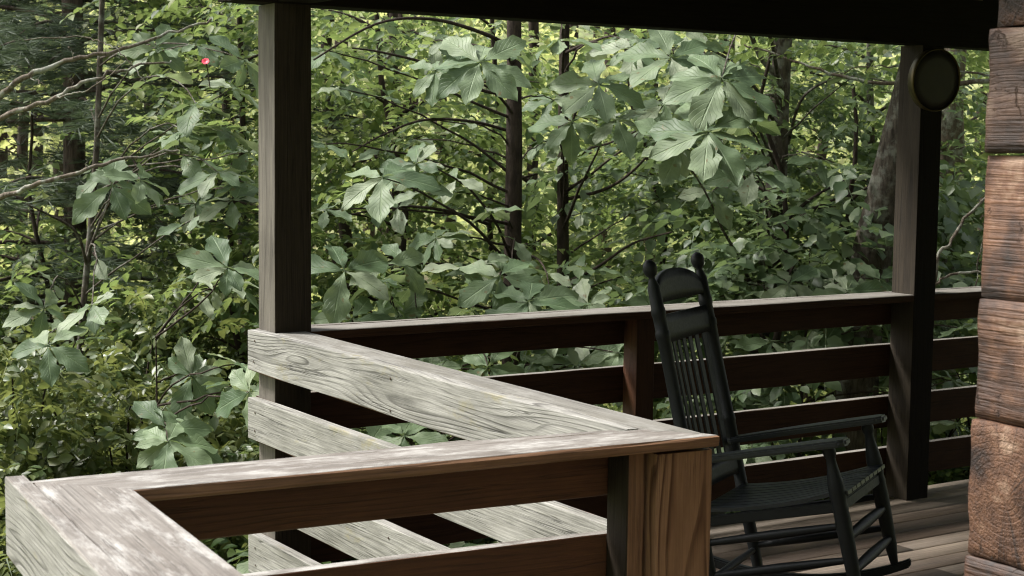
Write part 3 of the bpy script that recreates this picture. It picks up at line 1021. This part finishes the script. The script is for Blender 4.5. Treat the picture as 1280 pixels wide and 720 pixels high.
def trunk_pts(px, t, topz, lean=(0, 0), n=14, wob=.04, base_py=None):
    b = at(px, 300, t)
    gz = ground_z(b[0], b[1]) - .1
    pts = []
    sd = random.random() * 100
    for i in range(n):
        f = i / (n - 1); z = gz + (topz - gz) * f
        pts.append((b[0] + (z - b[2]) * lean[0] + wob * mnoise.noise(Vector((f * 4, sd, 0))), b[1] + (z - b[2]) * lean[1] + wob * mnoise.noise(Vector((f * 4, sd, 9))), z))
    return pts


def on_trunk(pts, z):
    for a, b in zip(pts[:-1], pts[1:]):
        if a[2] <= z <= b[2]:
            f = (z - a[2]) / (b[2] - a[2]); return Vector(a).lerp(Vector(b), f)
    return Vector(pts[-1] if z > pts[-1][2] else pts[0])


def magnolia(label, px, t, r0, whorls, rnd=0, rpx=(0, 0), rpy=(0, 0), rt=(0, 0), rL=.27, topz=5.5, lean=(0, 0), bark=None, seed=0, upper=14, mat=None, group='big-leaved trees beside the porch', limbs=(), name='magnolia_tree'):
    rg = np.random.default_rng(seed + 100)
    random.seed(seed)
    bark = bark or M_BARK
    tp = trunk_pts(px, t, topz, lean)
    root = empty(name, tp[0], label, 'tree', group)
    rad = [r0 * (1.25 - (.75 if topz > 3 else 1.1) * i / (len(tp) - 1)) for i in range(len(tp))]
    Tubes().add(tp, rad, 10, .05).build('trunk', bark, root, tp[0])
    parts = []
    W_ = [(np.array(at(a, b, c)), L) for a, b, c, L in whorls]
    for _ in range(rnd):
        W_.append((np.array(at(rg.uniform(*rpx), rg.uniform(*rpy), rg.uniform(*rt))), rL * rg.uniform(.75, 1.15)))
    for _ in range(upper):
        a = rg.uniform(0, 6.28); rr = rg.uniform(.4, 1.7)
        z = rg.uniform(3.3, topz + .5)
        W_.append((np.array([tp[-1][0] + rr * math.cos(a), tp[-1][1] + rr * math.sin(a), z]), rL))
    nl = 0
    for P, L in W_:
        hd_ = math.hypot(P[0] - tp[0][0], P[1] - tp[0][1])
        z = P[2] - rg.uniform(-.12, .42) * hd_ - .05
        S = on_trunk(tp, z)
        Pv = Vector(P)
        mid = S.lerp(Pv, .5) + Vector((rg.normal(0, .08), rg.normal(0, .08), abs(rg.normal(.10, .10)) * hd_))
        pts = bez(S, mid, Pv, 9)
        pts = [p + Vector((rg.normal(0, .006), rg.normal(0, .006), rg.normal(0, .006))) if 0 < i < 9 else p for i, p in enumerate(pts)]
        dist = (Pv - S).length
        br = min(r0 * .35, .005 + .0042 * dist)
        tubes = Tubes().add(pts, [br + (.0035 - br) * (i / 9) ** .8 for i in range(10)], 6, .08)
        if dist > .9 and nl < 24:
            tubes.build('limb', bark, root, tp[0]); nl += 1
        else:
            Tubes().add(pts, [br + (.0035 - br) * (i / 9) ** .8 for i in range(10)], 6, .08).build('twig', bark, root, tp[0])
        tl = (rg.normal(0, .3), rg.normal(0, .3), rg.uniform(-.4, 1)) if L < .325 else (rg.normal(0, .08), rg.normal(0, .08), .95)
        parts += whorl_leaves(P, L, rg, tl)
        # a few side leaves along the twig
        for f in (.72, .86):
            if rg.random() < .55:
                q = np.array(pts[int(f * 9)]) + np.array([0, 0, .005])
                parts += whorl_leaves(q, L * .75, rg, tl, n=int(rg.integers(2, 4)))
    for pl, ra in limbs:
        Tubes().add(spline(pl), np.linspace(ra * .72, ra * .25, 6 * (len(pl) - 1) + 1), 7, .08).build('limb', bark, root, tp[0])
    V, F, U = cat(parts)
    link('crown', fast_mesh('crown', V - np.array(tp[0]), F, U, smooth=True), mat or M_BIG, root)
    return root


def A(*l): return [at(*p) for p in l]


magnolia('big-leaved tree with the thicker dark trunk, right of the corner post', 640, 10.2, .060,
         [(600, 78, 8.6, .33), (545, 88, 8.9, .27), (640, 66, 9.0, .30), (478, 222, 8.2, .33), (520, 205, 8.7, .26), (430, 338, 8.3, .33), (470, 350, 8.8, .28), (625, 345, 8.8, .33),
          (580, 335, 9.0, .29), (660, 378, 8.6, .34), (590, 388, 8.7, .30), (640, 325, 9.2, .28), (690, 385, 8.9, .28), (545, 298, 9.2, .26), (408, 262, 9, .28), (440, 398, 8.7, .28),
          (405, 62, 9.4, .26), (420, 110, 9.6, .24), (615, 262, 9.6, .25), (405, 180, 9.3, .26), (530, 150, 9.9, .22), (560, 240, 9.8, .24), (500, 395, 9.2, .28)],
         rnd=5, rpx=(400, 700), rpy=(40, 420), rt=(9.6, 11), rL=.24, seed=1,
         limbs=[(A((640, 60, 10.2), (605, 42, 9.9), (540, 24, 9.6), (470, 30, 9.4), (392, 75, 9.2)), .022), (A((640, 118, 10.2), (600, 112, 10.), (540, 82, 9.7), (480, 66, 9.5), (440, 60, 9.4)), .020),
                (A((640, 165, 10.2), (590, 152, 10), (530, 150, 9.8), (480, 168, 9.6), (440, 190, 9.5)), .017), (A((610, 280, 10.1), (560, 264, 9.8), (500, 258, 9.5), (440, 268, 9.3)), .018)])
magnolia('big-leaved tree with the thinner dark trunk, centre of the view', 702, 11.0, .045,
         [(748, 105, 9.0, .33), (715, 152, 9.2, .31), (770, 150, 9.1, .29), (700, 50, 9.0, .30), (790, 60, 9.3, .30), (760, 60, 9.8, .26), (830, 130, 9.6, .26), (690, 165, 9.6, .24), (735, 380, 9.6, .26), (780, 345, 9.8, .25)],
         rnd=4, rpx=(700, 860), rpy=(50, 420), rt=(10, 11.6), rL=.23, seed=2,
         limbs=[(A((705, 250, 11), (760, 235, 10.6), (800, 205, 10.3), (830, 165, 10)), .02), (A((705, 355, 11), (745, 335, 10.7), (790, 305, 10.4), (840, 290, 10.2)), .02)])
magnolia('big-leaved tree with pale lit leaves and a forked trunk, above the chair', 962, 11.5, .085,
         [(902, 98, 8.4, .35), (885, 165, 8.2, .37), (850, 185, 8.6, .31), (838, 72, 8.9, .33), (930, 150, 8.7, .30), (870, 70, 9.2, .28), (940, 215, 9.2, .28), (890, 240, 9.5, .26)],
         rnd=5, rpx=(820, 1110), rpy=(60, 380), rt=(9.8, 12), rL=.24, seed=3, lean=(.05, -.02), bark=M_BARKG,
         limbs=[(A((958, 160, 11.5), (975, 105, 11.3), (950, 70, 11.2), (930, 20, 11)), .05), (A((985, 180, 11.5), (1005, 120, 11.2), (1060, 95, 10.8), (1120, 105, 10.5)), .018)])
magnolia('slender lichen-spotted tree with big pale leaves, left of the corner post', 111, 10.4, .022,
         [(175, 225, 8.5, .31), (140, 232, 8.8, .30), (272, 215, 8.8, .32), (305, 228, 9.0, .27), (115, 382, 8.4, .27), (60, 432, 8.2, .27), (95, 408, 8.5, .28), 
          (245, 130, 9.0, .30), (290, 110, 9.0, .30), (305, 75, 9.2, .26), (230, 165, 9.1, .28), (285, 165, 9.2, .28), (195, 60, 9.6, .26), (245, 55, 9.4, .26), (310, 190, 9.5, .26),
          (290, 250, 9.2, .26), (55, 385, 8.6, .24)],
         rnd=2, rpx=(200, 320), rpy=(20, 330), rt=(9.2, 11), rL=.25, seed=4, lean=(.062, -.04), bark=M_BARKG,
         limbs=[(A((108, 330, 10.2), (95, 290, 10), (60, 268, 9.8), (28, 253, 9.6)), .016), (A((110, 320, 10.3), (122, 285, 10.2), (138, 245, 10.1), (145, 215, 10)), .015)])
magnolia('big-leaved sapling low beside the pale railing boards', 195, 7.9, .018,
         [(210, 552, 7.2, .30), (232, 540, 7.5, .25), (312, 490, 7.3, .29), (300, 455, 7.6, .26), (285, 335, 7.9, .28), (240, 470, 7.9, .26)],
         rnd=3, rpx=(220, 330), rpy=(300, 480), rt=(7.6, 8.8), rL=.25, topz=.75, seed=5, upper=0)
magnolia('low big-leaved sapling behind the lower railing boards', 520, 9.2, .02,
         [(505, 545, 8.4, .30), (610, 458, 8.4, .30), (545, 460, 8.6, .28), (660, 470, 8.6, .27), (340, 690, 7.4, .27), (720, 455, 9.0, .26), (560, 690, 8.2, .28), (600, 520, 8.8, .28), (460, 560, 8.5, .28)],
         rnd=14, rpx=(420, 780), rpy=(430, 700), rt=(8.4, 9.6), rL=.25, topz=.9, seed=6, upper=0)
magnolia('low big-leaved sapling behind the railing near the far post', 1010, 10.2, .022,
         [(1200, 410, 9.6, .28), (1190, 475, 9.6, .26), (1195, 530, 9.7, .26), (940, 560, 9.2, .26), (1060, 365, 9.4, .28), (1100, 350, 9.6, .26), (985, 355, 9.5, .28)],
         rnd=12, rpx=(860, 1230), rpy=(330, 640), rt=(9.6, 11), rL=.24, topz=1.1, seed=7, upper=0)


def broadleaf(label, px, t, r0, n, ext, cpy, tmpl, mat, bark=None, size=1.0, topz=9.0, lean=(0, 0), seed=0, group='trees in the wood behind the porch', nl=7, name='broadleaf_tree', wob=.3, tiers=True, cpx=None):
    """forest tree: trunk, limbs and tiers of nearly flat leaf sprays; ext = (half width across, half depth, py from, py to)"""
    rg = np.random.default_rng(seed + 500)
    random.seed(seed + 50)
    bark = bark or M_BARK
    tp = trunk_pts(px, t, topz, lean, n=16, wob=wob)
    root = empty(name, tp[0], label, 'tree', group)
    Tubes().add(tp, [r0 * (1.3 - .9 * i / 15) for i in range(16)], 12, .06).build('trunk', bark, root, tp[0])
    hwid, hdep, py0, py1 = ext
    cpx = px if cpx is None else cpx
    C = []; D = []
    ntier = max(6, nl * 2)
    tiers_ = []
    for i in range(ntier):
        a = rg.uniform(0, 6.28)
        f = i / (ntier - 1)
        py = py0 + (py1 - py0) * f
        q = at(cpx + rg.uniform(-.8, .8) * hwid * FPX / t, py, t + rg.uniform(-.8, .8) * hdep)
        tiers_.append(q)
    for i, q in enumerate(tiers_):
        S = on_trunk(tp, q[2] - .25 * math.hypot(q[0] - tp[0][0], q[1] - tp[0][1]))
        Qv = Vector(q)
        mid = S.lerp(Qv, .5) + Vector((0, 0, .18 * (Qv - S).length))
        pts = bez(S, mid, Qv, 8)
        br = min(r0 * .5, .012 + .008 * (Qv - S).length)
        if i < 2 * nl: Tubes().add(pts, [br * (1 - .8 * k / 8) for k in range(9)], 6, .08).build('limb', bark, root, tp[0])
        m = n // ntier
        rr = hwid * .55
        p = rg.normal(0, 1, (m, 3)) * np.array([rr, rr, .16 + .05 * rr])
        p[:, 2] -= .10 * (p[:, 0] ** 2 + p[:, 1] ** 2) / max(rr, .3)
        # gather a share round the limb
        kk = rg.integers(3, 9, m)
        lp = np.array([tuple(x) for x in pts])[kk]
        w = rg.uniform(0, .35, m)[:, None]
        c = (np.array(q) + p) * (1 - w) + lp * w
        C.append(c)
        D.append(np.arctan2(c[:, 1] - S[1], c[:, 0] - S[0]) + rg.normal(0, .7, m))
    C = np.concatenate(C); D = np.concatenate(D)
    V, F = sprays_mesh('crown', C, D, size * rg.uniform(.7, 1.25, len(C)), tmpl, rg, .33)
    link('crown', fast_mesh('crown', V - np.array(tp[0]), F), mat, root)
    return root


broadleaf('large rough-barked leaning tree just left of the far post', 1098, 10.0, .12, 240, (.8, .4, -260, 0), 0, SPR, M_SMALL, M_BARKG, lean=(.10, -.10), seed=1, topz=9)
broadleaf('thin straight tree left of the leaning rough-barked tree', 1083, 12.6, .032, 420, (1.2, 1.0, -40, 380), 0, SPR, M_BLUE, M_BARKG, seed=2, topz=7)
broadleaf('grey-barked tree glimpsed between the far post and the log corner', 1196, 12.5, .10, 420, (.9, 1.0, -20, 420), 0, SPR, M_SMALL, M_LICHEN, seed=3, topz=8)
broadleaf('maple-leaved understory tree spreading above the chair and railing', 960, 10.8, .03, 330, (1.1, .9, 210, 420), 0, SPRB, M_BLUE, seed=4, topz=2.4)
broadleaf('leafy young tree behind the railing beside the far post', 1060, 11.2, .03, 260, (.9, .8, 230, 480), 0, SPRB, M_BLUE, seed=5, topz=2.2)
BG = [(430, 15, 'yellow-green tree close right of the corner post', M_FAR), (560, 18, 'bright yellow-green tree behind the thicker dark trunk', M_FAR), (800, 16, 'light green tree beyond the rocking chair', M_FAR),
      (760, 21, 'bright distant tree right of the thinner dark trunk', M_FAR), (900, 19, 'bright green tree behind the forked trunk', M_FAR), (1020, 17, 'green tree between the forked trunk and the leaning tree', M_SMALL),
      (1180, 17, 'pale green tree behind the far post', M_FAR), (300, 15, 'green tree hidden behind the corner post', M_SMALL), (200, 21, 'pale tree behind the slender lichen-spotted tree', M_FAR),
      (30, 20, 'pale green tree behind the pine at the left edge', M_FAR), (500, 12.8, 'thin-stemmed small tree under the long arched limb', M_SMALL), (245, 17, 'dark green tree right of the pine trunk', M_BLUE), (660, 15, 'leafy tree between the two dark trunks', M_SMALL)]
for i, (px, t, lab, mt) in enumerate(BG):
    broadleaf(lab, px, t, .03 + .02 * random.random() + (t - 12) * .004, 260 if t < 17 else 230, (1.5 if t < 17 else 2.0, 1.4, -60, 470), 0, SPR if t < 17 else SPRB, mt, seed=20 + i, topz=8 + t * .1, size=1.0 if t < 17 else 1.15)

for i, (px, t, hw_, py0, py1, n, lab, mt) in enumerate([
        (470, 11.2, 1.0, -40, 430, 330, 'fresh green understory tree just right of the corner post', M_SMALL), (805, 12.2, 1.0, -40, 420, 330, 'fresh green understory tree between the thinner trunk and the forked trunk', M_SMALL),
        (300, 11.6, .55, -40, 420, 300, 'fresh green understory tree just left of the corner post', M_SMALL), (620, 12.6, .9, -40, 420, 300, 'fresh green understory tree behind the thicker dark trunk', M_SMALL),
        (935, 12.6, .9, 100, 420, 420, 'blue-green understory tree beneath the forked trunk', M_BLUE), (40, 11.8, .9, 260, 520, 420, 'shaded understory tree below the bare limbs at the left edge', M_SMALL)]):
    broadleaf(lab, px, t, .025, n, (hw_, .7, py0, py1), 0, SPR, mt, seed=60 + i, topz=5.5 if py0 < 0 else 2, group='understory trees behind the railing', nl=5)

# pine with soft needles
rg = np.random.default_rng(77)
tp = trunk_pts(96, 12.6, 10, (.0, .0), n=16, wob=.05)
pine = empty('pine_tree', tp[0], 'pine with a thick rough trunk and soft grey-green needles, at the far left', 'tree', 'trees in the wood behind the porch')
Tubes().add(tp, [.085 * (1.2 - .6 * i / 15) for i in range(16)], 14, .05).build('trunk', M_PINEBARK, pine, tp[0])
nv = []; nf = []
for i in range(26):
    a = rg.uniform(0, 6.28); d = np.array([math.cos(a), math.sin(a), rg.uniform(-.2, .25)]); d /= np.linalg.norm(d)
    d = np.array([abs(d[0]) * .6 + .2, d[1], d[2]])
    sd = np.cross(d, rg.normal(0, 1, 3)); sd /= np.linalg.norm(sd)
    L = rg.uniform(.12, .18)
    b = len(nv); nv += [tuple(sd * .0026), tuple(-sd * .0026), tuple(d / np.linalg.norm(d) * L)]; nf.append((b, b + 1, b + 2))
nv = np.array(nv); nf = np.array(nf)
Tn = []; Yn = []
for i in range(100):
    a = rg.uniform(0, 6.28); z0 = rg.uniform(-1.0, 4.0)
    S = on_trunk(tp, z0); L = rg.uniform(1.0, 2.4)
    e = S + Vector((math.cos(a) * L, math.sin(a) * L, rg.uniform(-.5, .1) * L * .6))
    pts = bez(S, S.lerp(e, .5) + Vector((0, 0, .15 * L)), e, 8)
    tb_ = Tubes().add(pts, [.022 * (1 - .85 * k / 8) for k in range(9)], 6, .1)
    tb_.build('limb', M_PINEBARK, pine, tp[0])
    for k in range(80):
        f = rg.uniform(.25, 1); p = pts[int(f * 8)].lerp(pts[min(8, int(f * 8) + 1)], f * 8 % 1)
        w = (1.1 - f) * .4 + .12
        Tn.append((p[0] + rg.normal(0, w * .6), p[1] + rg.normal(0, w * .6), p[2] + rg.normal(-.02, .06))); Yn.append(a + rg.normal(0, .7))
Tn = np.array(Tn); Yn = np.array(Yn)
Tn = Tn; V, F, _ = instance(nv, nf, rotz(Yn) @ roty(rg.normal(.1, .35, len(Yn))), Tn, rg.uniform(.8, 1.3, len(Yn)))
link('crown', fast_mesh('crown', V - np.array(tp[0]), F), M_PINE, pine)

# dead-limbed tree just outside the left edge
tp = trunk_pts(-110, 9.2, 5.0, (0, 0))
dt = empty('dead_tree', tp[0], 'dead tree whose bare brown limbs reach in from the left edge', 'tree')
Tubes().add(tp, [.11 * (1.2 - .7 * i / 13) for i in range(14)], 10, .06).build('trunk', M_DEAD, dt, tp[0])


def limb(root, org, pl, ra, rb, mat, name='limb'):
    pts = spline(pl)
    pts = [p + Vector((random.gauss(0, .006), random.gauss(0, .006), random.gauss(0, .006))) for p in pts]
    Tubes().add(pts, np.linspace(ra * .60, rb * .6, len(pts)), 8, .14).build(name, mat, root, org)


limb(dt, tp[0], A((-110, 215, 9.2), (-40, 150, 9.0), (0, 120, 8.9), (36, 95, 8.8), (92, 75, 8.8), (144, 64, 8.8), (200, 47, 8.9), (265, 24, 9.0)), .036, .011, M_DEAD)
limb(dt, tp[0], A((-110, 205, 9.2), (-40, 166, 8.8), (0, 147, 8.7), (69, 122, 8.6), (119, 97, 8.6), (167, 83, 8.7), (215, 78, 8.8)), .034, .008, M_DEAD)
limb(dt, tp[0], A((30, 50, 8.7), (105, 47, 8.7), (133, 55, 8.65), (155, 69, 8.6), (181, 104, 8.6)), .006, .006, M_DEAD, 'twig')
limb(dt, tp[0], A((69, 122, 8.6), (85, 118, 8.55), (110, 112, 8.5), (140, 92, 8.5), (160, 74, 8.5)), .008, .005, M_DEAD, 'twig')
limb(dt, tp[0], A((-110, 300, 9.2), (-40, 262, 8.6), (0, 246, 8.5), (50, 229, 8.4), (105, 212, 8.4), (150, 200, 8.5), (225, 187, 8.6)), .032, .010, M_DEAD)
for (a, b) in (((92, 75, 8.8), (84, 58, 8.7)), ((50, 229, 8.4), (51, 212, 8.4)), ((86, 112, 8.6), (90, 98, 8.6)), ((105, 212, 8.4), (108, 200, 8.4)), ((36, 95, 8.8), (60, 112, 8.7))):
    limb(dt, tp[0], A(a, ((a[0] + b[0]) / 2 + 2, (a[1] + b[1]) / 2, b[2]), b), .005, .002, M_DEAD, 'twig')
# fallen bare branches beyond the far post
fb_ = at(1160, 420, 8.9)
db = empty('dead_branch', (fb_[0], fb_[1], ground_z(fb_[0], fb_[1])), 'pale bare dead branches leaning between the far post and the log corner', 'branch')
org = db.location
limb(db, org, A((1150, 560, 8.9), (1168, 345, 8.9), (1190, 300, 8.9), (1228, 250, 9.0), (1270, 215, 9.1)), .02, .012, M_DEAD, 'stem')
limb(db, org, A((1160, 360, 8.9), (1190, 345, 8.9), (1230, 340, 8.9), (1290, 352, 8.9)), .015, .008, M_DEAD)
limb(db, org, A((1218, 380, 8.9), (1221, 345, 8.9), (1230, 300, 8.9)), .008, .005, M_DEAD)
lb = empty('lichen_branch', at(1300, 100, 10.2), 'grey lichen-covered branch crossing behind the far post near the beam', 'branch')
limb(lb, lb.location, A((930, 55, 10.5), (990, 75, 10.4), (1060, 98, 10.3), (1130, 104, 10.2), (1200, 102, 10.2), (1300, 100, 10.2)), .010, .032, M_LICHEN, 'stem')
limb(lb, lb.location, A((1040, 92, 10.4), (1100, 82, 10.3), (1170, 88, 10.2), (1240, 94, 10.2)), .006, .014, M_LICHEN)


# shrubs
def shrub(label, px, t, py0, py1, hw_, n, tmpl, mat, seed, size=1.0, group='laurel shrubs below the porch', upright=.55):
    rg = np.random.default_rng(seed + 900)
    b = at(px, 500, t); gz = ground_z(b[0], b[1])
    root = empty('shrub', (b[0], b[1], gz), label, 'shrub', group)
    ztop = at(px, py0, t)[2]
    tb = Tubes(); C = []; D = []
    H = ztop - gz
    for i in range(26):
        a = rg.uniform(0, 6.28); rr = hw_ * math.sqrt(rg.uniform(0, 1))
        e = Vector((b[0] + rr * math.cos(a), b[1] + rr * math.sin(a), gz + H * (1 - .45 * (rr / hw_) ** 2) * rg.uniform(.45, 1)))
        S = Vector((b[0] + .2 * rr * math.cos(a), b[1] + .2 * rr * math.sin(a), gz))
        pts = bez(S, Vector((S[0], S[1], e[2])).lerp(e, .4), e, 8)
        tb.add(pts, [.014 * (1 - .75 * k / 8) for k in range(9)], 5, .1)
        m = n // 26
        kk = rg.integers(2, 9, m)
        c = np.array([tuple(x) for x in pts])[kk] + rg.normal(0, 1, (m, 3)) * np.array([.22, .22, .15])
        C.append(c); D.append(rg.uniform(0, 6.28, m))
    tb.build('stems', M_BARK, root, (b[0], b[1], gz))
    C = np.concatenate(C); D = np.concatenate(D)
    V, F = sprays_mesh('crown', C, D, size * rg.uniform(.75, 1.2, len(C)), tmpl, rg, upright)
    link('foliage', fast_mesh('foliage', V - np.array([b[0], b[1], gz]), F), mat, root)


for i, (px, t, py0, hw_, n, lab) in enumerate([
        (20, 9.0, 440, 1.0, 1500, 'yellow-green laurel shrub at the lower left edge'), (150, 9.6, 410, 1.0, 1500, 'yellow-green laurel shrub above the near railing cap'),
        (70, 11.0, 340, 1.0, 1300, 'small-leaved laurel shrub under the pine'), (290, 9.8, 440, .9, 1100, 'laurel shrub behind the ends of the pale boards'), (230, 11.5, 350, 1.0, 1100, 'small-leaved shrub in the shade left of the corner post'),
        (-60, 7.8, 560, .8, 900, 'dark laurel shrub below the near railing corner')]):
    shrub(lab, px, t, py0, 700, hw_, n, SPRL, M_SHRUB, i)
for i, (px, t, py0, hw_, n, lab) in enumerate([
        (450, 10.2, 440, 1.0, 300, 'leafy green shrub behind the corner of the railings'), (640, 11.2, 430, 1.1, 330, 'leafy green shrub under the two dark trunks'), (820, 11.0, 400, 1.1, 330, 'leafy green shrub behind the chair back'),
        (960, 10.6, 420, 1.0, 300, 'leafy green shrub seen through the railing right of the chair back'), (1120, 11.0, 400, 1.0, 300, 'leafy green shrub behind the lower part of the far post'), (1250, 11.4, 380, 1.0, 300, 'leafy green shrub behind the log corner'),
        (340, 8.8, 640, .7, 300, 'low green shrub under the corner of the porch')]):
    shrub(lab, px, t, py0, 700, hw_, n, SPRB, M_BLUE if i % 2 else M_SMALL, 30 + i, .85, 'leafy shrubs behind the railing', .4)

# the wood farther off, one mass
rg = np.random.default_rng(5)
n = 3000
tt = rg.uniform(23, 52, n) ; pxx = rg.uniform(-500, 1800, n)
C = np.array([at(a, 360, b) for a, b in zip(pxx, tt)])
for i in range(n):
    gz = ground_z(C[i, 0], C[i, 1])
    C[i, 2] = gz + rg.uniform(.05, 1) ** 1.3 * 7.0
keep = np.array([mnoise.noise(Vector((c[0] * .35, c[1] * .35, c[2] * .5))) > -.10 for c in C])
C = C[keep]
nb = 6000
ba = YAW + np.radians(rg.uniform(68, 252, nb)); br_ = rg.uniform(11, 22, nb)
Cb = np.stack([EYE[0] + 1.5 + br_ * np.sin(ba), EYE[1] + 1.5 + br_ * np.cos(ba), -1 + 13 * rg.uniform(0, 1, nb)], -1)   # the wood goes on round the house, added unseen to block sky light
C = np.concatenate([C, Cb])
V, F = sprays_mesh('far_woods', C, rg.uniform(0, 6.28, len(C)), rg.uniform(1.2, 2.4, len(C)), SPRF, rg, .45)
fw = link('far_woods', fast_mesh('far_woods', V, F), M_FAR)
tag(fw, 'bright leafy mass of distant woodland filling the gaps, with an added unseen ring behind to block sky light', 'woodland', kind='stuff')
tk = Tubes()
for i in range(60):
    t = rg.uniform(22, 48); p = at(rg.uniform(-300, 1500), 360, t); gz = ground_z(p[0], p[1])
    tk.add([(p[0], p[1], gz - .2), (p[0] + rg.normal(0, .2), p[1], gz + 5), (p[0] + rg.normal(0, .4), p[1], gz + 11)], [.13, .10, .05], 7)
tkm = tk.build('trunks', M_BARK, fw); tkm['kind'] = 'stuff'
# ground cover
n = 5200
tt = 8 + 26 * rg.uniform(0, 1, n) ** 1.2; pxx = rg.uniform(-500, 1700, n)
C = np.array([at(a, 360, b) for a, b in zip(pxx, tt)])
for i in range(n): C[i, 2] = ground_z(C[i, 0], C[i, 1]) + rg.uniform(.05, .5)
V, F = sprays_mesh('ground_cover', C, rg.uniform(0, 6.28, n), rg.uniform(.7, 1.3, n), SPRB, rg, .4)
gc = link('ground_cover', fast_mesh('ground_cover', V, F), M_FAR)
tag(gc, 'low leafy undergrowth covering the forest floor', 'undergrowth', kind='stuff')

# small red bloom among the leaves
rb = at(257, 77, 7.7)
fl = empty('red_flower', rb, 'tiny bright red bloom among pale leaves at the upper left', 'flower')
fl.rotation_euler = (.95, 0, -.57)
pv = []; pf = []
rg = np.random.default_rng(3)
for i in range(7):
    a = i * .9; d = Vector((math.cos(a), math.sin(a), .5)).normalized(); s = d.cross(Vector((0, 0, 1))).normalized()
    b = len(pv)
    for f, w in ((0, .003), (.4, .008), (.8, .0075), (1, .002)):
        q = d * (.022 * f) + Vector((0, 0, -.006 * f * f))
        pv += [tuple(q - s * w), tuple(q + s * w)]
    for k in range(3): pf.append((b + 2 * k, b + 2 * k + 1, b + 2 * k + 3, b + 2 * k + 2))
link('petals', fast_mesh('petals', pv, pf, smooth=True), M_RED, fl)
Tubes().add([(0, 0, 0), (.005, -.02, -.05), (.02, -.10, -.08)], [.003, .003, .003], 5).build('stalk', M_BARK, fl)

# ------------------------------------------------------------------ light
SUN = Vector((-.46, .50, .92)).normalized()
el = math.asin(SUN.z)
sl = bpy.data.lights.new('sun', 'SUN')
sl.energy = 4.6
sl.angle = math.radians(12)
sl.color = (1, .965, .91)
so = bpy.data.objects.new('sun', sl)
col.objects.link(so)
so.rotation_euler = SUN.to_track_quat('Z', 'Y').to_euler()
w = bpy.data.worlds.new('World')
scene.world = w
w.use_nodes = True
nt = w.node_tree
nt.nodes.clear()
sk = nt.nodes.new('ShaderNodeTexSky')
sk.sky_type = 'NISHITA'
sk.sun_disc = False
sk.sun_elevation = el
sk.sun_rotation = math.atan2(SUN.x, SUN.y)
sk.dust_density = 4
sk.air_density = 1.2
hs = nt.nodes.new('ShaderNodeHueSaturation')
hs.inputs['Saturation'].default_value = .35
bg = nt.nodes.new('ShaderNodeBackground')
bg.inputs[1].default_value = .15
wo = nt.nodes.new('ShaderNodeOutputWorld')
nt.links.new(sk.outputs[0], hs.inputs['Color'])
nt.links.new(hs.outputs[0], bg.inputs[0])
nt.links.new(bg.outputs[0], wo.inputs[0])

scene.view_settings.view_transform = 'Standard'
scene.view_settings.look = 'None'
scene.view_settings.gamma = 1
scene.view_settings.exposure = .95
scene.render.engine = 'CYCLES'
cy = scene.cycles
cy.max_bounces = 8
cy.diffuse_bounces = 4
cy.transmission_bounces = 5
cy.glossy_bounces = 3
cy.sample_clamp_indirect = 6
cy.use_denoising = True
cy.pixel_filter_type = 'BLACKMAN_HARRIS'
cy.filter_width = 1.1
scene.render.film_transparent = False
